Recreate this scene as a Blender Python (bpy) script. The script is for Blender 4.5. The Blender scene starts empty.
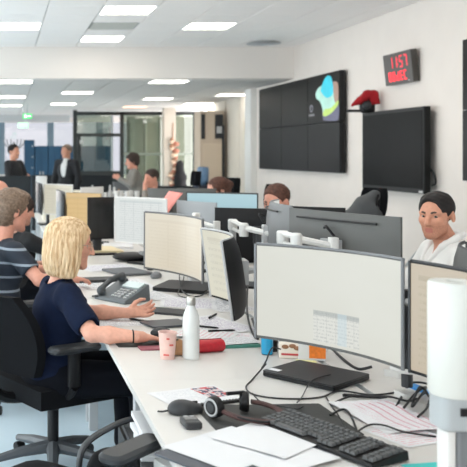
import bpy, bmesh, math, random
import numpy as np
from mathutils import Vector, Matrix, Euler
random.seed(7); R = math.radians; PI = math.pi
SC = bpy.context.scene; COL = SC.collection
# ---------------------------------------------------------------- camera, world, exposure
F, CX, CY, H = 865.0, 0.0, 154.0, 1.55          # level camera with lens shift (architectural view)
cam = bpy.data.cameras.new('camera'); camo = bpy.data.objects.new('camera', cam); COL.objects.link(camo)
camo.location = (0, 0, H); camo.rotation_euler = (PI/2, 0, 0)
cam.sensor_width = 36; cam.lens = F/467*36; cam.shift_x = (233.5-CX)/467; cam.shift_y = -(233.5-CY)/467
cam.clip_start = .05; cam.clip_end = 200
cam.dof.use_dof = True; cam.dof.focus_distance = 3.6; cam.dof.aperture_fstop = 5.6
SC.camera = camo
w = bpy.data.worlds.new('sky'); SC.world = w; w.use_nodes = True
w.node_tree.nodes['Background'].inputs[0].default_value = (1, .945, .93, 1)
w.node_tree.nodes['Background'].inputs[1].default_value = 5.0
SC.view_settings.view_transform = 'Standard'; SC.view_settings.look = 'None'
SC.view_settings.gamma = 1; SC.view_settings.use_curve_mapping = False
SC.view_settings.exposure = 0.27
LAMP = 6.5        # strength of the ceiling panels
# ---------------------------------------------------------------- materials
def lin(c):
    c = c/255
    return c/12.92 if c <= .04045 else ((c+.055)/1.055)**2.4
def rgb(r, g, b): return (lin(r), lin(g), lin(b), 1)
MATS = {}
def mat(name, col, rough=.5, metal=0, noise=0, scale=20, bump=0, emit=0, ecol=None, stretch=None, trans=0, alpha=1, col2=None, coat=0, spec=.5, sheen=0):
    if name in MATS: return MATS[name]
    m = bpy.data.materials.new(name); m.use_nodes = True; MATS[name] = m
    nt = m.node_tree; b = nt.nodes['Principled BSDF']; c = rgb(*col)
    b.inputs['Base Color'].default_value = c
    b.inputs['Roughness'].default_value = rough; b.inputs['Metallic'].default_value = metal
    b.inputs['Specular IOR Level'].default_value = spec
    if coat: b.inputs['Coat Weight'].default_value = coat
    if sheen: b.inputs['Sheen Weight'].default_value = sheen
    if trans: b.inputs['Transmission Weight'].default_value = trans
    if alpha < 1: b.inputs['Alpha'].default_value = alpha
    if emit:
        b.inputs['Emission Color'].default_value = rgb(*(ecol or col)); b.inputs['Emission Strength'].default_value = emit
    if noise or bump or col2:
        tc = nt.nodes.new('ShaderNodeTexCoord'); mp = nt.nodes.new('ShaderNodeMapping')
        nt.links.new(tc.outputs['Object'], mp.inputs[0])
        if stretch: mp.inputs['Scale'].default_value = stretch
        n = nt.nodes.new('ShaderNodeTexNoise'); n.inputs['Scale'].default_value = scale; n.inputs['Detail'].default_value = 4
        nt.links.new(mp.outputs[0], n.inputs[0])
        if noise or col2:
            r = nt.nodes.new('ShaderNodeValToRGB')
            r.color_ramp.elements[0].position = .35; r.color_ramp.elements[1].position = .65
            c2 = rgb(*col2) if col2 else tuple(min(1, x*(1+noise)) for x in c[:3])+(1,)
            c1 = c if col2 else tuple(x*(1-noise) for x in c[:3])+(1,)
            r.color_ramp.elements[0].color = c1; r.color_ramp.elements[1].color = c2
            nt.links.new(n.outputs[0], r.inputs[0]); nt.links.new(r.outputs[0], b.inputs['Base Color'])
        if bump:
            bn = nt.nodes.new('ShaderNodeBump'); bn.inputs['Strength'].default_value = bump; bn.inputs['Distance'].default_value = .01
            nt.links.new(n.outputs[0], bn.inputs['Height']); nt.links.new(bn.outputs[0], b.inputs['Normal'])
    return m
def glass(name, tint, gloss=.12):
    if name in MATS: return MATS[name]
    m = bpy.data.materials.new(name); m.use_nodes = True; MATS[name] = m
    nt = m.node_tree; nt.nodes.remove(nt.nodes['Principled BSDF'])
    t = nt.nodes.new('ShaderNodeBsdfTransparent'); t.inputs[0].default_value = rgb(*tint)
    g = nt.nodes.new('ShaderNodeBsdfGlossy'); g.inputs['Roughness'].default_value = .03
    x = nt.nodes.new('ShaderNodeMixShader'); x.inputs[0].default_value = gloss
    nt.links.new(t.outputs[0], x.inputs[1]); nt.links.new(g.outputs[0], x.inputs[2])
    nt.links.new(x.outputs[0], nt.nodes['Material Output'].inputs[0])
    return m
def uvmat(name, rough, paint, emit=0):
    """a flat print or a screen: paint(g) draws in the UV square of the sheet and returns a colour socket"""
    if name in MATS: return MATS[name]
    m = bpy.data.materials.new(name); m.use_nodes = True; MATS[name] = m
    nt = m.node_tree; b = nt.nodes['Principled BSDF']; b.inputs['Roughness'].default_value = rough
    class G:
        def __init__(s):
            s.nt = nt; tc = nt.nodes.new('ShaderNodeTexCoord'); sp = nt.nodes.new('ShaderNodeSeparateXYZ')
            nt.links.new(tc.outputs['UV'], sp.inputs[0]); s.u, s.v = sp.outputs[0], sp.outputs[1]; s.uv = tc.outputs['UV']
        def m(s, op, a, b=0, c=0):
            n = nt.nodes.new('ShaderNodeMath'); n.operation = op
            for i, x in enumerate((a, b, c)):
                if isinstance(x, (int, float)): n.inputs[i].default_value = x
                else: nt.links.new(x, n.inputs[i])
            return n.outputs[0]
        def box(s, u0, u1, v0, v1):
            a = s.m('MULTIPLY', s.m('GREATER_THAN', s.u, u0), s.m('LESS_THAN', s.u, u1))
            b2 = s.m('MULTIPLY', s.m('GREATER_THAN', s.v, v0), s.m('LESS_THAN', s.v, v1))
            return s.m('MULTIPLY', a, b2)
        def lines(s, x, n, duty): return s.m('LESS_THAN', s.m('FRACT', s.m('MULTIPLY', x, n)), duty)
        def noise(s, su, sv, thr):
            mp = nt.nodes.new('ShaderNodeMapping'); mp.inputs['Scale'].default_value = (su, sv, 1)
            nt.links.new(s.uv, mp.inputs[0]); n = nt.nodes.new('ShaderNodeTexNoise'); n.inputs['Scale'].default_value = 1
            nt.links.new(mp.outputs[0], n.inputs[0]); return s.m('GREATER_THAN', n.outputs[0], thr)
        def soft(s, su, sv):
            mp = nt.nodes.new('ShaderNodeMapping'); mp.inputs['Scale'].default_value = (su, sv, 1)
            nt.links.new(s.uv, mp.inputs[0]); n = nt.nodes.new('ShaderNodeTexNoise'); n.inputs['Scale'].default_value = 1
            nt.links.new(mp.outputs[0], n.inputs[0]); return n.outputs[0]
        def col(s, c):
            n = nt.nodes.new('ShaderNodeRGB'); n.outputs[0].default_value = rgb(*c); return n.outputs[0]
        def mix(s, f, a, b2):
            n = nt.nodes.new('ShaderNodeMix'); n.data_type = 'RGBA'
            if isinstance(f, (int, float)): n.inputs[0].default_value = f
            else: nt.links.new(f, n.inputs[0])
            nt.links.new(a, n.inputs[6]); nt.links.new(b2, n.inputs[7]); return n.outputs[2]
    g = G(); o = paint(g)
    if emit:
        b.inputs['Base Color'].default_value = (.02, .02, .02, 1)
        nt.links.new(o, b.inputs['Emission Color']); b.inputs['Emission Strength'].default_value = emit
    else: nt.links.new(o, b.inputs['Base Color'])
    return m
# ---------------------------------------------------------------- mesh building
def P(px, py, Y): return Vector(((px-CX)*Y/F, Y, H-(py-CY)*Y/F))
def D(px, py, z=.73):
    Y = F*(H-z)/(py-CY); return ((px-CX)*Y/F, Y)
class MB:
    def __init__(s): s.v = []; s.f = []; s.uv = {}; s.mi = []
    def add(s, vs, fs, mi=0):
        b = len(s.v); s.v += [tuple(v) for v in vs]; s.f += [tuple(i+b for i in f) for f in fs]; s.mi += [mi]*len(fs); return s
    def box(s, c, d, rot=None, mi=0, taper=1):
        x, y, z = d[0]/2, d[1]/2, d[2]/2; vs = []
        for k in (-1, 1):
            t = taper if k > 0 else 1
            for a, b in ((-1, -1), (1, -1), (1, 1), (-1, 1)): vs.append(Vector((a*x*t, b*y*t, k*z)))
        M = Euler(rot).to_matrix() if rot else Matrix.Identity(3)
        c = Vector(c)
        return s.add([M@v+c for v in vs], [(3, 2, 1, 0), (4, 5, 6, 7), (0, 1, 5, 4), (1, 2, 6, 5), (2, 3, 7, 6), (3, 0, 4, 7)], mi)
    def rbox(s, c, d, r=.01, n=3, rot=None, mi=0, e=.0):
        """box with rounded vertical corners and, with e, a chamfered top and bottom"""
        x, y, z = d[0]/2, d[1]/2, d[2]/2; r = min(r, x*.99, y*.99)
        def ring(ins, zz):
            o = []
            for (sx, sy, a0) in ((1, 1, 0), (-1, 1, 90), (-1, -1, 180), (1, -1, 270)):
                for k in range(n+1):
                    a = R(a0+90*k/n); o.append(Vector((sx*(x-r)+(r-ins)*math.cos(a) if r > ins else sx*(x-ins), sy*(y-r)+(r-ins)*math.sin(a) if r > ins else sy*(y-ins), zz)))
            return o
        rings = [ring(e, -z), ring(0, -z+e), ring(0, z-e), ring(e, z)] if e else [ring(0, -z), ring(0, z)]
        N = len(rings[0]); M = Euler(rot).to_matrix() if rot else Matrix.Identity(3); c = Vector(c)
        vs = [M@v+c for rr in rings for v in rr]; fs = []
        for k in range(len(rings)-1):
            for i in range(N): fs.append((k*N+i, k*N+(i+1) % N, (k+1)*N+(i+1) % N, (k+1)*N+i))
        fs.append(tuple(range(N-1, -1, -1))); L = (len(rings)-1)*N; fs.append(tuple(range(L, L+N)))
        return s.add(vs, fs, mi)
    def tube(s, pts, r, n=8, mi=0, cap=True, flat=1):
        pts = [Vector(p) for p in pts]; rs = r if isinstance(r, (list, tuple)) else [r]*len(pts)
        vs = []; fs = []; up = None
        for i, p in enumerate(pts):
            t = (pts[min(i+1, len(pts)-1)]-pts[max(i-1, 0)])
            t = t.normalized() if t.length > 1e-9 else Vector((0, 0, 1))
            if up is None:
                up = Vector((0, 0, 1)) if abs(t.z) < .9 else Vector((1, 0, 0))
            a = t.cross(up); a.normalize(); b = a.cross(t); up = b
            for k in range(n):
                q = 2*PI*k/n; vs.append(p+(a*math.cos(q)+b*math.sin(q)*flat)*rs[i])
        for i in range(len(pts)-1):
            for k in range(n): fs.append((i*n+k, i*n+(k+1) % n, (i+1)*n+(k+1) % n, (i+1)*n+k))
        if cap: fs.append(tuple(range(n-1, -1, -1))); L = (len(pts)-1)*n; fs.append(tuple(range(L, L+n)))
        return s.add(vs, fs, mi)
    def lathe(s, prof, c=(0, 0, 0), n=20, mi=0, axis=None):
        """prof: (radius, height) pairs; closed at both ends when the radius is 0"""
        vs = []; fs = []; M = axis if axis is not None else Matrix.Identity(3); c = Vector(c)
        for (r, z) in prof:
            for k in range(n): vs.append(M@Vector((r*math.cos(2*PI*k/n), r*math.sin(2*PI*k/n), z))+c)
        for i in range(len(prof)-1):
            for k in range(n): fs.append((i*n+k, i*n+(k+1) % n, (i+1)*n+(k+1) % n, (i+1)*n+k))
        fs.append(tuple(range(n-1, -1, -1))); L = (len(prof)-1)*n; fs.append(tuple(range(L, L+n)))
        return s.add(vs, fs, mi)
    def ball(s, c, r, n=12, m=8, mi=0, rot=None):
        r = r if isinstance(r, (list, tuple)) else (r, r, r); vs = []; fs = []; c = Vector(c)
        M = rot if rot is not None else Matrix.Identity(3)
        for j in range(1, m):
            th = PI*j/m
            for k in range(n): vs.append(M@Vector((r[0]*math.sin(th)*math.cos(2*PI*k/n), r[1]*math.sin(th)*math.sin(2*PI*k/n), r[2]*math.cos(th)))+c)
        vs.append(M@Vector((0, 0, r[2]))+c); vs.append(M@Vector((0, 0, -r[2]))+c); T = len(vs)-2
        for j in range(m-2):
            for k in range(n): fs.append((j*n+k, (j+1)*n+k, (j+1)*n+(k+1) % n, j*n+(k+1) % n))
        for k in range(n): fs.append((T, k, (k+1) % n)); fs.append((T+1, (m-2)*n+(k+1) % n, (m-2)*n+k))
        return s.add(vs, fs, mi)
    def prism(s, poly, z0, z1, mi=0):
        n = len(poly); ar = sum(poly[i][0]*poly[(i+1) % n][1]-poly[(i+1) % n][0]*poly[i][1] for i in range(n))
        if ar < 0: poly = poly[::-1]
        vs = [(p[0], p[1], z0) for p in poly]+[(p[0], p[1], z1) for p in poly]
        fs = [tuple(range(n-1, -1, -1)), tuple(range(n, 2*n))]+[(i, (i+1) % n, n+(i+1) % n, n+i) for i in range(n)]
        return s.add(vs, fs, mi)
    def grid(s, fn, nu, nv, mi=0, close=False):
        """a sheet fn(u, v) -> point, with UVs"""
        b = len(s.v)
        for j in range(nv+1):
            for i in range(nu+1): s.v.append(tuple(fn(i/nu, j/nv)))
        for j in range(nv):
            for i in range(nu):
                q = (b+j*(nu+1)+i, b+j*(nu+1)+i+1, b+(j+1)*(nu+1)+i+1, b+(j+1)*(nu+1)+i)
                s.uv[len(s.f)] = [(i/nu, j/nv), ((i+1)/nu, j/nv), ((i+1)/nu, (j+1)/nv), (i/nu, (j+1)/nv)]
                s.f.append(q); s.mi.append(mi)
        return s
    def build(s, name, m, parent=None, smooth=35, bevel=0, loc=None):
        me = bpy.data.meshes.new(name); me.from_pydata(s.v, [], s.f)
        for x in (m if isinstance(m, (list, tuple)) else [m]): me.materials.append(x)
        me.polygons.foreach_set('material_index', s.mi)
        if s.uv:
            ul = me.uv_layers.new(name='UVMap')
            for p in me.polygons:
                if p.index in s.uv:
                    for li, c in zip(p.loop_indices, s.uv[p.index]): ul.data[li].uv = c
        me.update()
        return link(name, me, parent, smooth, bevel, loc)
def link(name, me, parent=None, smooth=35, bevel=0, loc=None):
    o = bpy.data.objects.new(name, me); COL.objects.link(o)
    if parent is not None: o.parent = parent
    if loc: o.location = loc
    if smooth:
        try: me.set_sharp_from_angle(angle=R(smooth))
        except Exception: pass
        me.polygons.foreach_set('use_smooth', [True]*len(me.polygons))
    if bevel:
        b = o.modifiers.new('bevel', 'BEVEL'); b.width = bevel; b.segments = 2; b.limit_method = 'ANGLE'; b.angle_limit = R(40)
        b.harden_normals = False
    return o
def thing(name, label, cat, loc=(0, 0, 0), rz=0, group=None):
    o = bpy.data.objects.new(name, None); COL.objects.link(o); o.empty_display_size = .05
    o.location = loc; o.rotation_euler = (0, 0, rz); o['label'] = label; o['category'] = cat
    if group: o['group'] = group
    return o
def tag(o, label, cat, group=None):
    o['label'] = label; o['category'] = cat
    if group: o['group'] = group
    return o
def struct(o): o['kind'] = 'structure'; return o
def copy_tree(o, parent=None):
    c = o.copy(); COL.objects.link(c)
    if parent is not None: c.parent = parent
    for ch in list(o.children): copy_tree(ch, c)
    return c
def bez(pts, n=8):
    """Catmull-Rom through the points"""
    pts = [Vector(p) for p in pts]; q = [pts[0]]+pts+[pts[-1]]; o = []
    for i in range(1, len(q)-2):
        for k in range(n):
            t = k/n; a, b, c, d = q[i-1], q[i], q[i+1], q[i+2]
            o.append(.5*((2*b)+(c-a)*t+(2*a-5*b+4*c-d)*t*t+(3*b-a-3*c+d)*t**3))
    o.append(pts[-1]); return o
# ================================================================= the room
XW, HC, HL, YB = 4.4, 3.16, 2.68, 12.95         # right wall, near ceiling, lower ceiling, bulkhead
M_wall = mat('painted_wall', (226, 217, 210), .8, noise=.015, scale=3)
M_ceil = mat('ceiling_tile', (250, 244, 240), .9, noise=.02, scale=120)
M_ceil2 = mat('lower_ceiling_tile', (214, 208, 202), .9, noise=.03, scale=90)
M_gridm = mat('ceiling_grid', (196, 197, 199), .6)
M_floor = mat('pale_floor', (206, 226, 238), .3, noise=.02, scale=2)
M_panel = mat('lamp_diffuser', (255, 250, 240), .5, emit=LAMP, ecol=(255, 246, 234))
M_panelw = mat('warm_lamp_diffuser', (255, 190, 140), .5, emit=2.2, ecol=(255, 205, 165))
M_alu = mat('lamp_frame', (235, 235, 235), .4)
M_dark = mat('dark_frame', (34, 40, 40), .4)
M_gframe = mat('grey_frame', (150, 158, 160), .4)
M_pane = glass('window_pane', (235, 242, 244), .06)
M_part = glass('partition_glass', (206, 214, 206), .10)
struct(MB().box((0, 10, -.05), (11, 44, .1)).build('floor', M_floor))
# near ceiling: carrier slab, tiles and lamps in a 0.6 m grid
GX, GY, T = 1.12, 9.35, .6
cl = struct(MB().box((0, 5.0, HC+.06), (11, 16.1, .06)).build('ceiling', M_gridm))
tile_me = MB().box((0, 0, 0), (T-.012, T-.012, .02)).build('tile', M_ceil, cl, smooth=0, bevel=.003)
near_lamps = {(0, 0), (0, 4), (2, 2), (-2, 2), (-2, -2), (0, -4), (2, -2), (2, -6), (-2, -6), (0, -8), (2, -10), (-2, -10), (-4, 0), (-4, -4), (-4, 4), (-6, 2), (-6, -2), (-6, -6), (-4, -8), (0, -12)}
vents = {(0, 2)}
first = True
for i in range(-8, 6):
    for j in range(-10, 6):
        x, y = GX+i*T+T/2, GY+j*T+T/2
        if (i, j) in near_lamps or (i, j) in vents: continue
        if x+T/2 > XW+.02:
            wd = XW-(x-T/2)
            if wd < .1: continue
            MB().box((x-T/2+wd/2, y, HC), (wd-.012, T-.012, .02)).build('tile', M_ceil, cl, smooth=0); continue
        if j < -2 and (i < -3):
            continue
        if first: tile_me.location = (x, y, HC); first = False; continue
        c = tile_me.copy(); COL.objects.link(c); c.location = (x, y, HC)
MB().box((-1.5, 1.5, HC), (7, 9, .018)).build('tile_field', M_ceil, cl, smooth=0)['kind'] = 'stuff'
LABN = {(0, 0): 'near white square ceiling light at the top edge above the first tiles',
        (0, 4): 'square ceiling light nearest the bulkhead, in line with the grey air vent',
        (2, 2): 'square ceiling light halfway to the right wall',
        (-2, 2): 'square ceiling light cut by the left edge above the bulkhead'}
def lamp(x, y, z, label, m, wx=T, wy=T, area=0):
    t = thing('ceiling_light', label, 'light', (x, y, z), 0, 'square ceiling lights')
    f = MB()
    for sx in (-1, 1): f.box((sx*(wx/2-.012), 0, .004), (.02, wy-.006, .03)); f.box((0, sx*(wy/2-.012), .004), (wx-.045, .02, .03))
    f.build('frame', M_alu, t, smooth=0)
    MB().box((0, 0, .006), (wx-.045, wy-.045, .016)).build('diffuser', m, t, smooth=0)
    if area:
        l = bpy.data.lights.new('panel_light', 'AREA'); l.shape = 'RECTANGLE'; l.size = wx*.9; l.size_y = wy*.9; l.energy = area
        l.color = (1, .96, .9); lo = bpy.data.objects.new('panel_light', l); COL.objects.link(lo); lo.parent = t; lo.location = (0, 0, -.02)
    return t
for (i, j) in sorted(near_lamps):
    if (i, j) in LABN or j <= -2 or i in (-2, 0, 2, 4):
        if (i, j) in LABN: lamp(GX+i*T+T/2, GY+j*T+T/2, HC, LABN[(i, j)], M_panel)
        else: MB().box((GX+i*T+T/2, GY+j*T+T/2, HC), (T-.06, T-.06, .03)).build('light_panel', M_panel, cl, smooth=0)
t = thing('air_vent', 'grey slotted air vent in the ceiling between two square lights', 'vent', (GX+T/2, GY+2*T+T/2, HC))
MB().box((0, 0, .01), (T-.02, T-.02, .01)).build('plate', mat('vent_grey', (176, 176, 172), .6), t, smooth=0)
for k in range(9): MB().box((0, -.24+k*.06, -.004), (.54, .03, .012), (R(35), 0, 0)).build('slat', mat('vent_slat', (196, 196, 190), .5), t, smooth=0)
t = thing('round_vent', 'round ceiling diffuser near the right wall at the bulkhead', 'vent', (3.78, 12.4, HC-.012))
for k, r in enumerate((.24, .17, .10)):
    MB().lathe([(r-.05, 0), (r, -.018-.004*k), (r, -.012-.004*k), (r-.05, .006)], n=24).build('ring', M_gridm, t)
# bulkhead and the lower ceiling behind it
struct(MB().box((-.55, YB+.1, (HC+HL)/2+.03), (9.9, .2, HC-HL+.06)).build('trim_1', mat('bulkhead_paint', (234, 227, 221), .8)))
cl2 = struct(MB().box((0, YB+.2+7.4, HL+.06), (11, 14.8, .06)).build('ceiling', M_gridm))
far = {}
def cell(x, y): return (round((x-GX-T/2)/T), round((y-YB-.2-T/2)/T))
FL = [(169, 82, 'second-row'), (82, 93, 'left'), (143, 99, ''), (70, 103, ''), (123, 107, 'warm'), (193, 104, ''), (225, 94, ''), (10, 97, ''), (8, 105, ''), (12, 81, '')]
FLAB = ['wide lit ceiling panel just behind the bulkhead left of the column', 'lit panel in the lower ceiling above the dark door frame, nearer row', 'lit panel of the lower ceiling in front of the middle glazing', 'lit panel of the lower ceiling left of the dark door frame, farther row',
        'dim orange-tinted panel in the lower ceiling over the glazed door', 'lit panel of the lower ceiling over the slim white pillar', 'lit panel of the lower ceiling nearest the wall corner', 'lower ceiling panel cut by the left edge, nearer of two', 'lower ceiling panel cut by the left edge, farther of two', 'pale panel behind the bulkhead at the left edge']
for (px, py, k), lb in zip(FL, FLAB):
    y = F*(HL-H)/(CY-py); c = cell(px*y/F, y)
    while c in far: c = (c[0], c[1]+1)
    far[c] = (lb, M_panelw if k == 'warm' else M_panel)
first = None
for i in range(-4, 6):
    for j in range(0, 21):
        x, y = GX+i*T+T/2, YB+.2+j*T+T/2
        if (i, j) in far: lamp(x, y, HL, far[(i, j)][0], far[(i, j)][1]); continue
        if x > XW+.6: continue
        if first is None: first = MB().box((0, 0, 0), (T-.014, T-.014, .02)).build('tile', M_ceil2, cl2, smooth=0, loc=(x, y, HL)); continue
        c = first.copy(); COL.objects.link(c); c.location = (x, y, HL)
# two round downlights in the rear right
for px, py, lb in ((202, 108, 'oval downlight above the far cupboards, left one'), (218, 110, 'oval downlight above the far cupboards, right one')):
    y = F*(HL-H)/(CY-py)-2.2; y = 19.2 if px < 210 else 19.9
    o = MB().lathe([(0, 0), (.22, 0), (.25, .014), (0, .014)], n=20).build('downlight', M_panel, None, loc=(px*y/F, y, HL-.03)); tag(o, lb, 'light', 'round downlights')
# walls
struct(MB().box((XW+.1, 5.1, 1.6), (.2, 20.2, 3.3)).build('wall_right', M_wall))
M_beige = mat('beige_panel', (206, 198, 186), .7, noise=.02, scale=4)
wr = struct(MB().box((XW+.44, 17.5, 1.4), (.2, 4.6, 2.8)).build('wall_right', M_beige))
for k in range(4): MB().box((XW+.33, 15.6+k*1.0, 1.36), (.02, .96, 2.62)).build('panel', M_beige, wr, smooth=0, bevel=.004)
struct(MB().box((XW-.03, 15.02, 1.34), (.14, .36, 2.68)).build('trim_2', mat('column_white', (226, 224, 220), .7)))
wf = MB(); wf.box((2.7, -4.05, 1.87), (5.4, .1, 1.95)); wf.box((0, -4.05, .45), (11, .1, .9)); wf.box((0, -4.05, 3.0), (11, .1, .3))
struct(wf.build('wall_front', M_wall))
for k in range(2):  # unseen windows behind the camera, added and sized for frontal fill light
    x = -5.2+k*2.6
    wn = struct(MB().box((x, -4.05, 1.87), (.12, .12, 1.95)).build('window_%d' % (k+21), M_gframe))
    MB().box((x+1.3, -4.05, 1.87), (2.48, .02, 1.95)).build('pane', M_pane, wn, smooth=0)
    l = bpy.data.lights.new('daylight', 'AREA'); l.shape = 'RECTANGLE'; l.size = 2.4; l.size_y = 1.95; l.cycles.is_portal = True
    lo = bpy.data.objects.new('daylight', l); COL.objects.link(lo); lo.location = (x+1.3, -4.15, 1.87); lo.rotation_euler = (PI/2, 0, 0)
# left wall with a long row of windows (daylight, out of frame)
wl = MB()
for z0, z1 in ((0, .12), (3.08, 3.3)): wl.box((-5.3, 10, (z0+z1)/2), (.2, 36, z1-z0))
struct(wl.build('wall_left', M_wall))
for k in range(10):
    y = -6+k*3.2
    wn = struct(MB().box((-5.3, y, 1.6), (.16, .12, 2.96)).build('window_%d' % (k+1), M_gframe))
    MB().box((-5.3, y+1.6, 1.6), (.02, 3.08, 2.96)).build('pane', M_pane, wn, smooth=0)
    l = bpy.data.lights.new('daylight', 'AREA'); l.shape = 'RECTANGLE'; l.size = 2.96; l.size_y = 3.0; l.cycles.is_portal = True
    lo = bpy.data.objects.new('daylight', l); COL.objects.link(lo); lo.location = (-5.42, y+1.6, 1.6); lo.rotation_euler = (0, -PI/2, 0)
# back wall: long window band
YW = 27.4
bw = MB(); bw.box((0, YW, .45), (11, .2, .9)); bw.box((0, YW, 2.72), (11, .2, .34)); bw.box((4.9, YW, 1.6), (1.2, .2, 1.9))
struct(bw.build('wall_back', M_wall))
for k in range(7):
    x = -4.6+k*1.55
    wn = struct(MB().box((x, YW, 1.72), (.2, .12, 1.7)).build('window_%d' % (k+11), mat('blue_grey_frame', (110, 128, 138), .4)))
    MB().box((x+.775, YW, 1.72), (1.35, .02, 1.66)).build('pane', glass('dimmed_pane', (162, 165, 169), .06), wn, smooth=0)  # lower sky brightness put into the glass colour as a darker tint
# suspended edge and the exit sign over the left passage
struct(MB().box((.4, 24.9, 2.58), (3.2, .1, .2)).build('trim_3', mat('pelmet_grey', (186, 188, 188), .6)))
t = thing('exit_sign', 'small green emergency exit sign hanging under the ceiling at far left', 'sign', (.60, 19.0, 2.38))
MB().box((0, 0, 0), (.20, .03, .11)).build('panel', mat('exit_green', (40, 190, 90), .4, emit=1.2), t, smooth=0)
MB().box((-.04, -.018, .0), (.05, .006, .06)).box((.04, -.018, 0), (.07, .006, .03)).build('pictogram', mat('sign_white', (245, 255, 245), .5, emit=1.5), t, smooth=0)
MB().tube([(0, 0, .055), (0, 0, .30)], .006).build('rod', M_gframe, t)
t = thing('exit_sign', 'pale green-white emergency sign below the brighter one at far left', 'sign', (.54, 20.2, 2.22))
MB().box((0, 0, 0), (.24, .03, .12)).build('panel', mat('exit_pale', (170, 225, 185), .4, emit=.8), t, smooth=0)
MB().tube([(0, 0, .06), (0, 0, .46)], .006).build('rod', M_gframe, t)
# glazed office across the back
YG = 21.5
def gx(px): return px*YG/F
def gz(py): return H-(py-CY)*YG/F
g = struct(MB().box(((gx(73)+gx(77))/2, YG, 1.32), (gx(77)-gx(73), .12, 2.64)).build('door_1', M_dark))
MB().box(((gx(75)+gx(197))/2, YG, gz(113.5)), (gx(197)-gx(75), .1, .09)).build('top_rail', M_dark, g, smooth=0)
MB().box(((gx(75)+gx(121))/2, YG, gz(135)), (gx(121)-gx(75), .08, .08)).build('transom', M_dark, g, smooth=0)
for a, b in ((120, 123.5), (193, 197), (171, 173.5)): MB().box(((gx(a)+gx(b))/2, YG, 1.3), (gx(b)-gx(a), .1, 2.6)).build('post', M_dark, g, smooth=0)
MB().box(((gx(111)+gx(113))/2, YG, 1.3), (gx(113)-gx(111), .06, 2.4)).build('post', M_gframe, g, smooth=0)
MB().box((gx(77)+.05, YG, 1.0), (.08, .07, 2.0)).build('door_stile', M_dark, g, smooth=0)
MB().box(((gx(77)+gx(121))/2, YG, gz(181)), (gx(121)-gx(77), .07, .5)).build('door_kick_panel', M_dark, g, smooth=0)
MB().box((gx(81), YG-.06, gz(142)), (.07, .05, .09)).build('door_sign', mat('sign_grey', (180, 180, 176), .5), g, smooth=0)
MB().box(((gx(77)+gx(111))/2, YG, (gz(115)+gz(134))/2), (gx(111)-gx(77), .012, gz(115)-gz(134))).build('pane', M_part, g, smooth=0)
MB().box(((gx(78)+gx(111))/2, YG, (gz(136)+gz(175))/2), (gx(111)-gx(78), .012, gz(136)-gz(175))).build('pane', M_part, g, smooth=0)
MB().box(((gx(123)+gx(160))/2, YG, 1.3), (gx(160)-gx(123), .012, 2.5)).build('pane', M_part, g, smooth=0)
MB().box(((gx(173)+gx(193))/2, YG, 1.3), (gx(193)-gx(173), .012, 2.5)).build('pane', M_part, g, smooth=0)
MB().box(((gx(123)+gx(193))/2, YG, gz(154)), (gx(193)-gx(123), .05, .05)).build('transom', mat('green_grey_rail', (128, 138, 128), .5), g, smooth=0)
# a room divider behind the middle glass, greenish grey
struct(MB().box(((gx(126)+gx(196))/2+.5, YG+2.6, 1.3), (gx(196)-gx(126)+.2, .1, 2.6)).build('wall_middle', mat('grey_green_wall', (136, 138, 126), .7, noise=.05, scale=1.5)))
for k in range(5):
    x = gx(130)+.4+k*.42; o = MB().box((x, YG+2.5, 1.35), (.04, .05, 2.3)).build('upright', mat('upright', (166, 168, 158), .5), None, smooth=0); o.name = 'trim_%d' % (4+k); struct(o)
# pillar with the garland
struct(MB().box(((gx(160)+gx(171.5))/2, YG-.4, 1.34), (gx(171.5)-gx(160), .26, 2.68)).build('trim_10', mat('pillar_white', (196, 188, 176), .7)))
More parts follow.
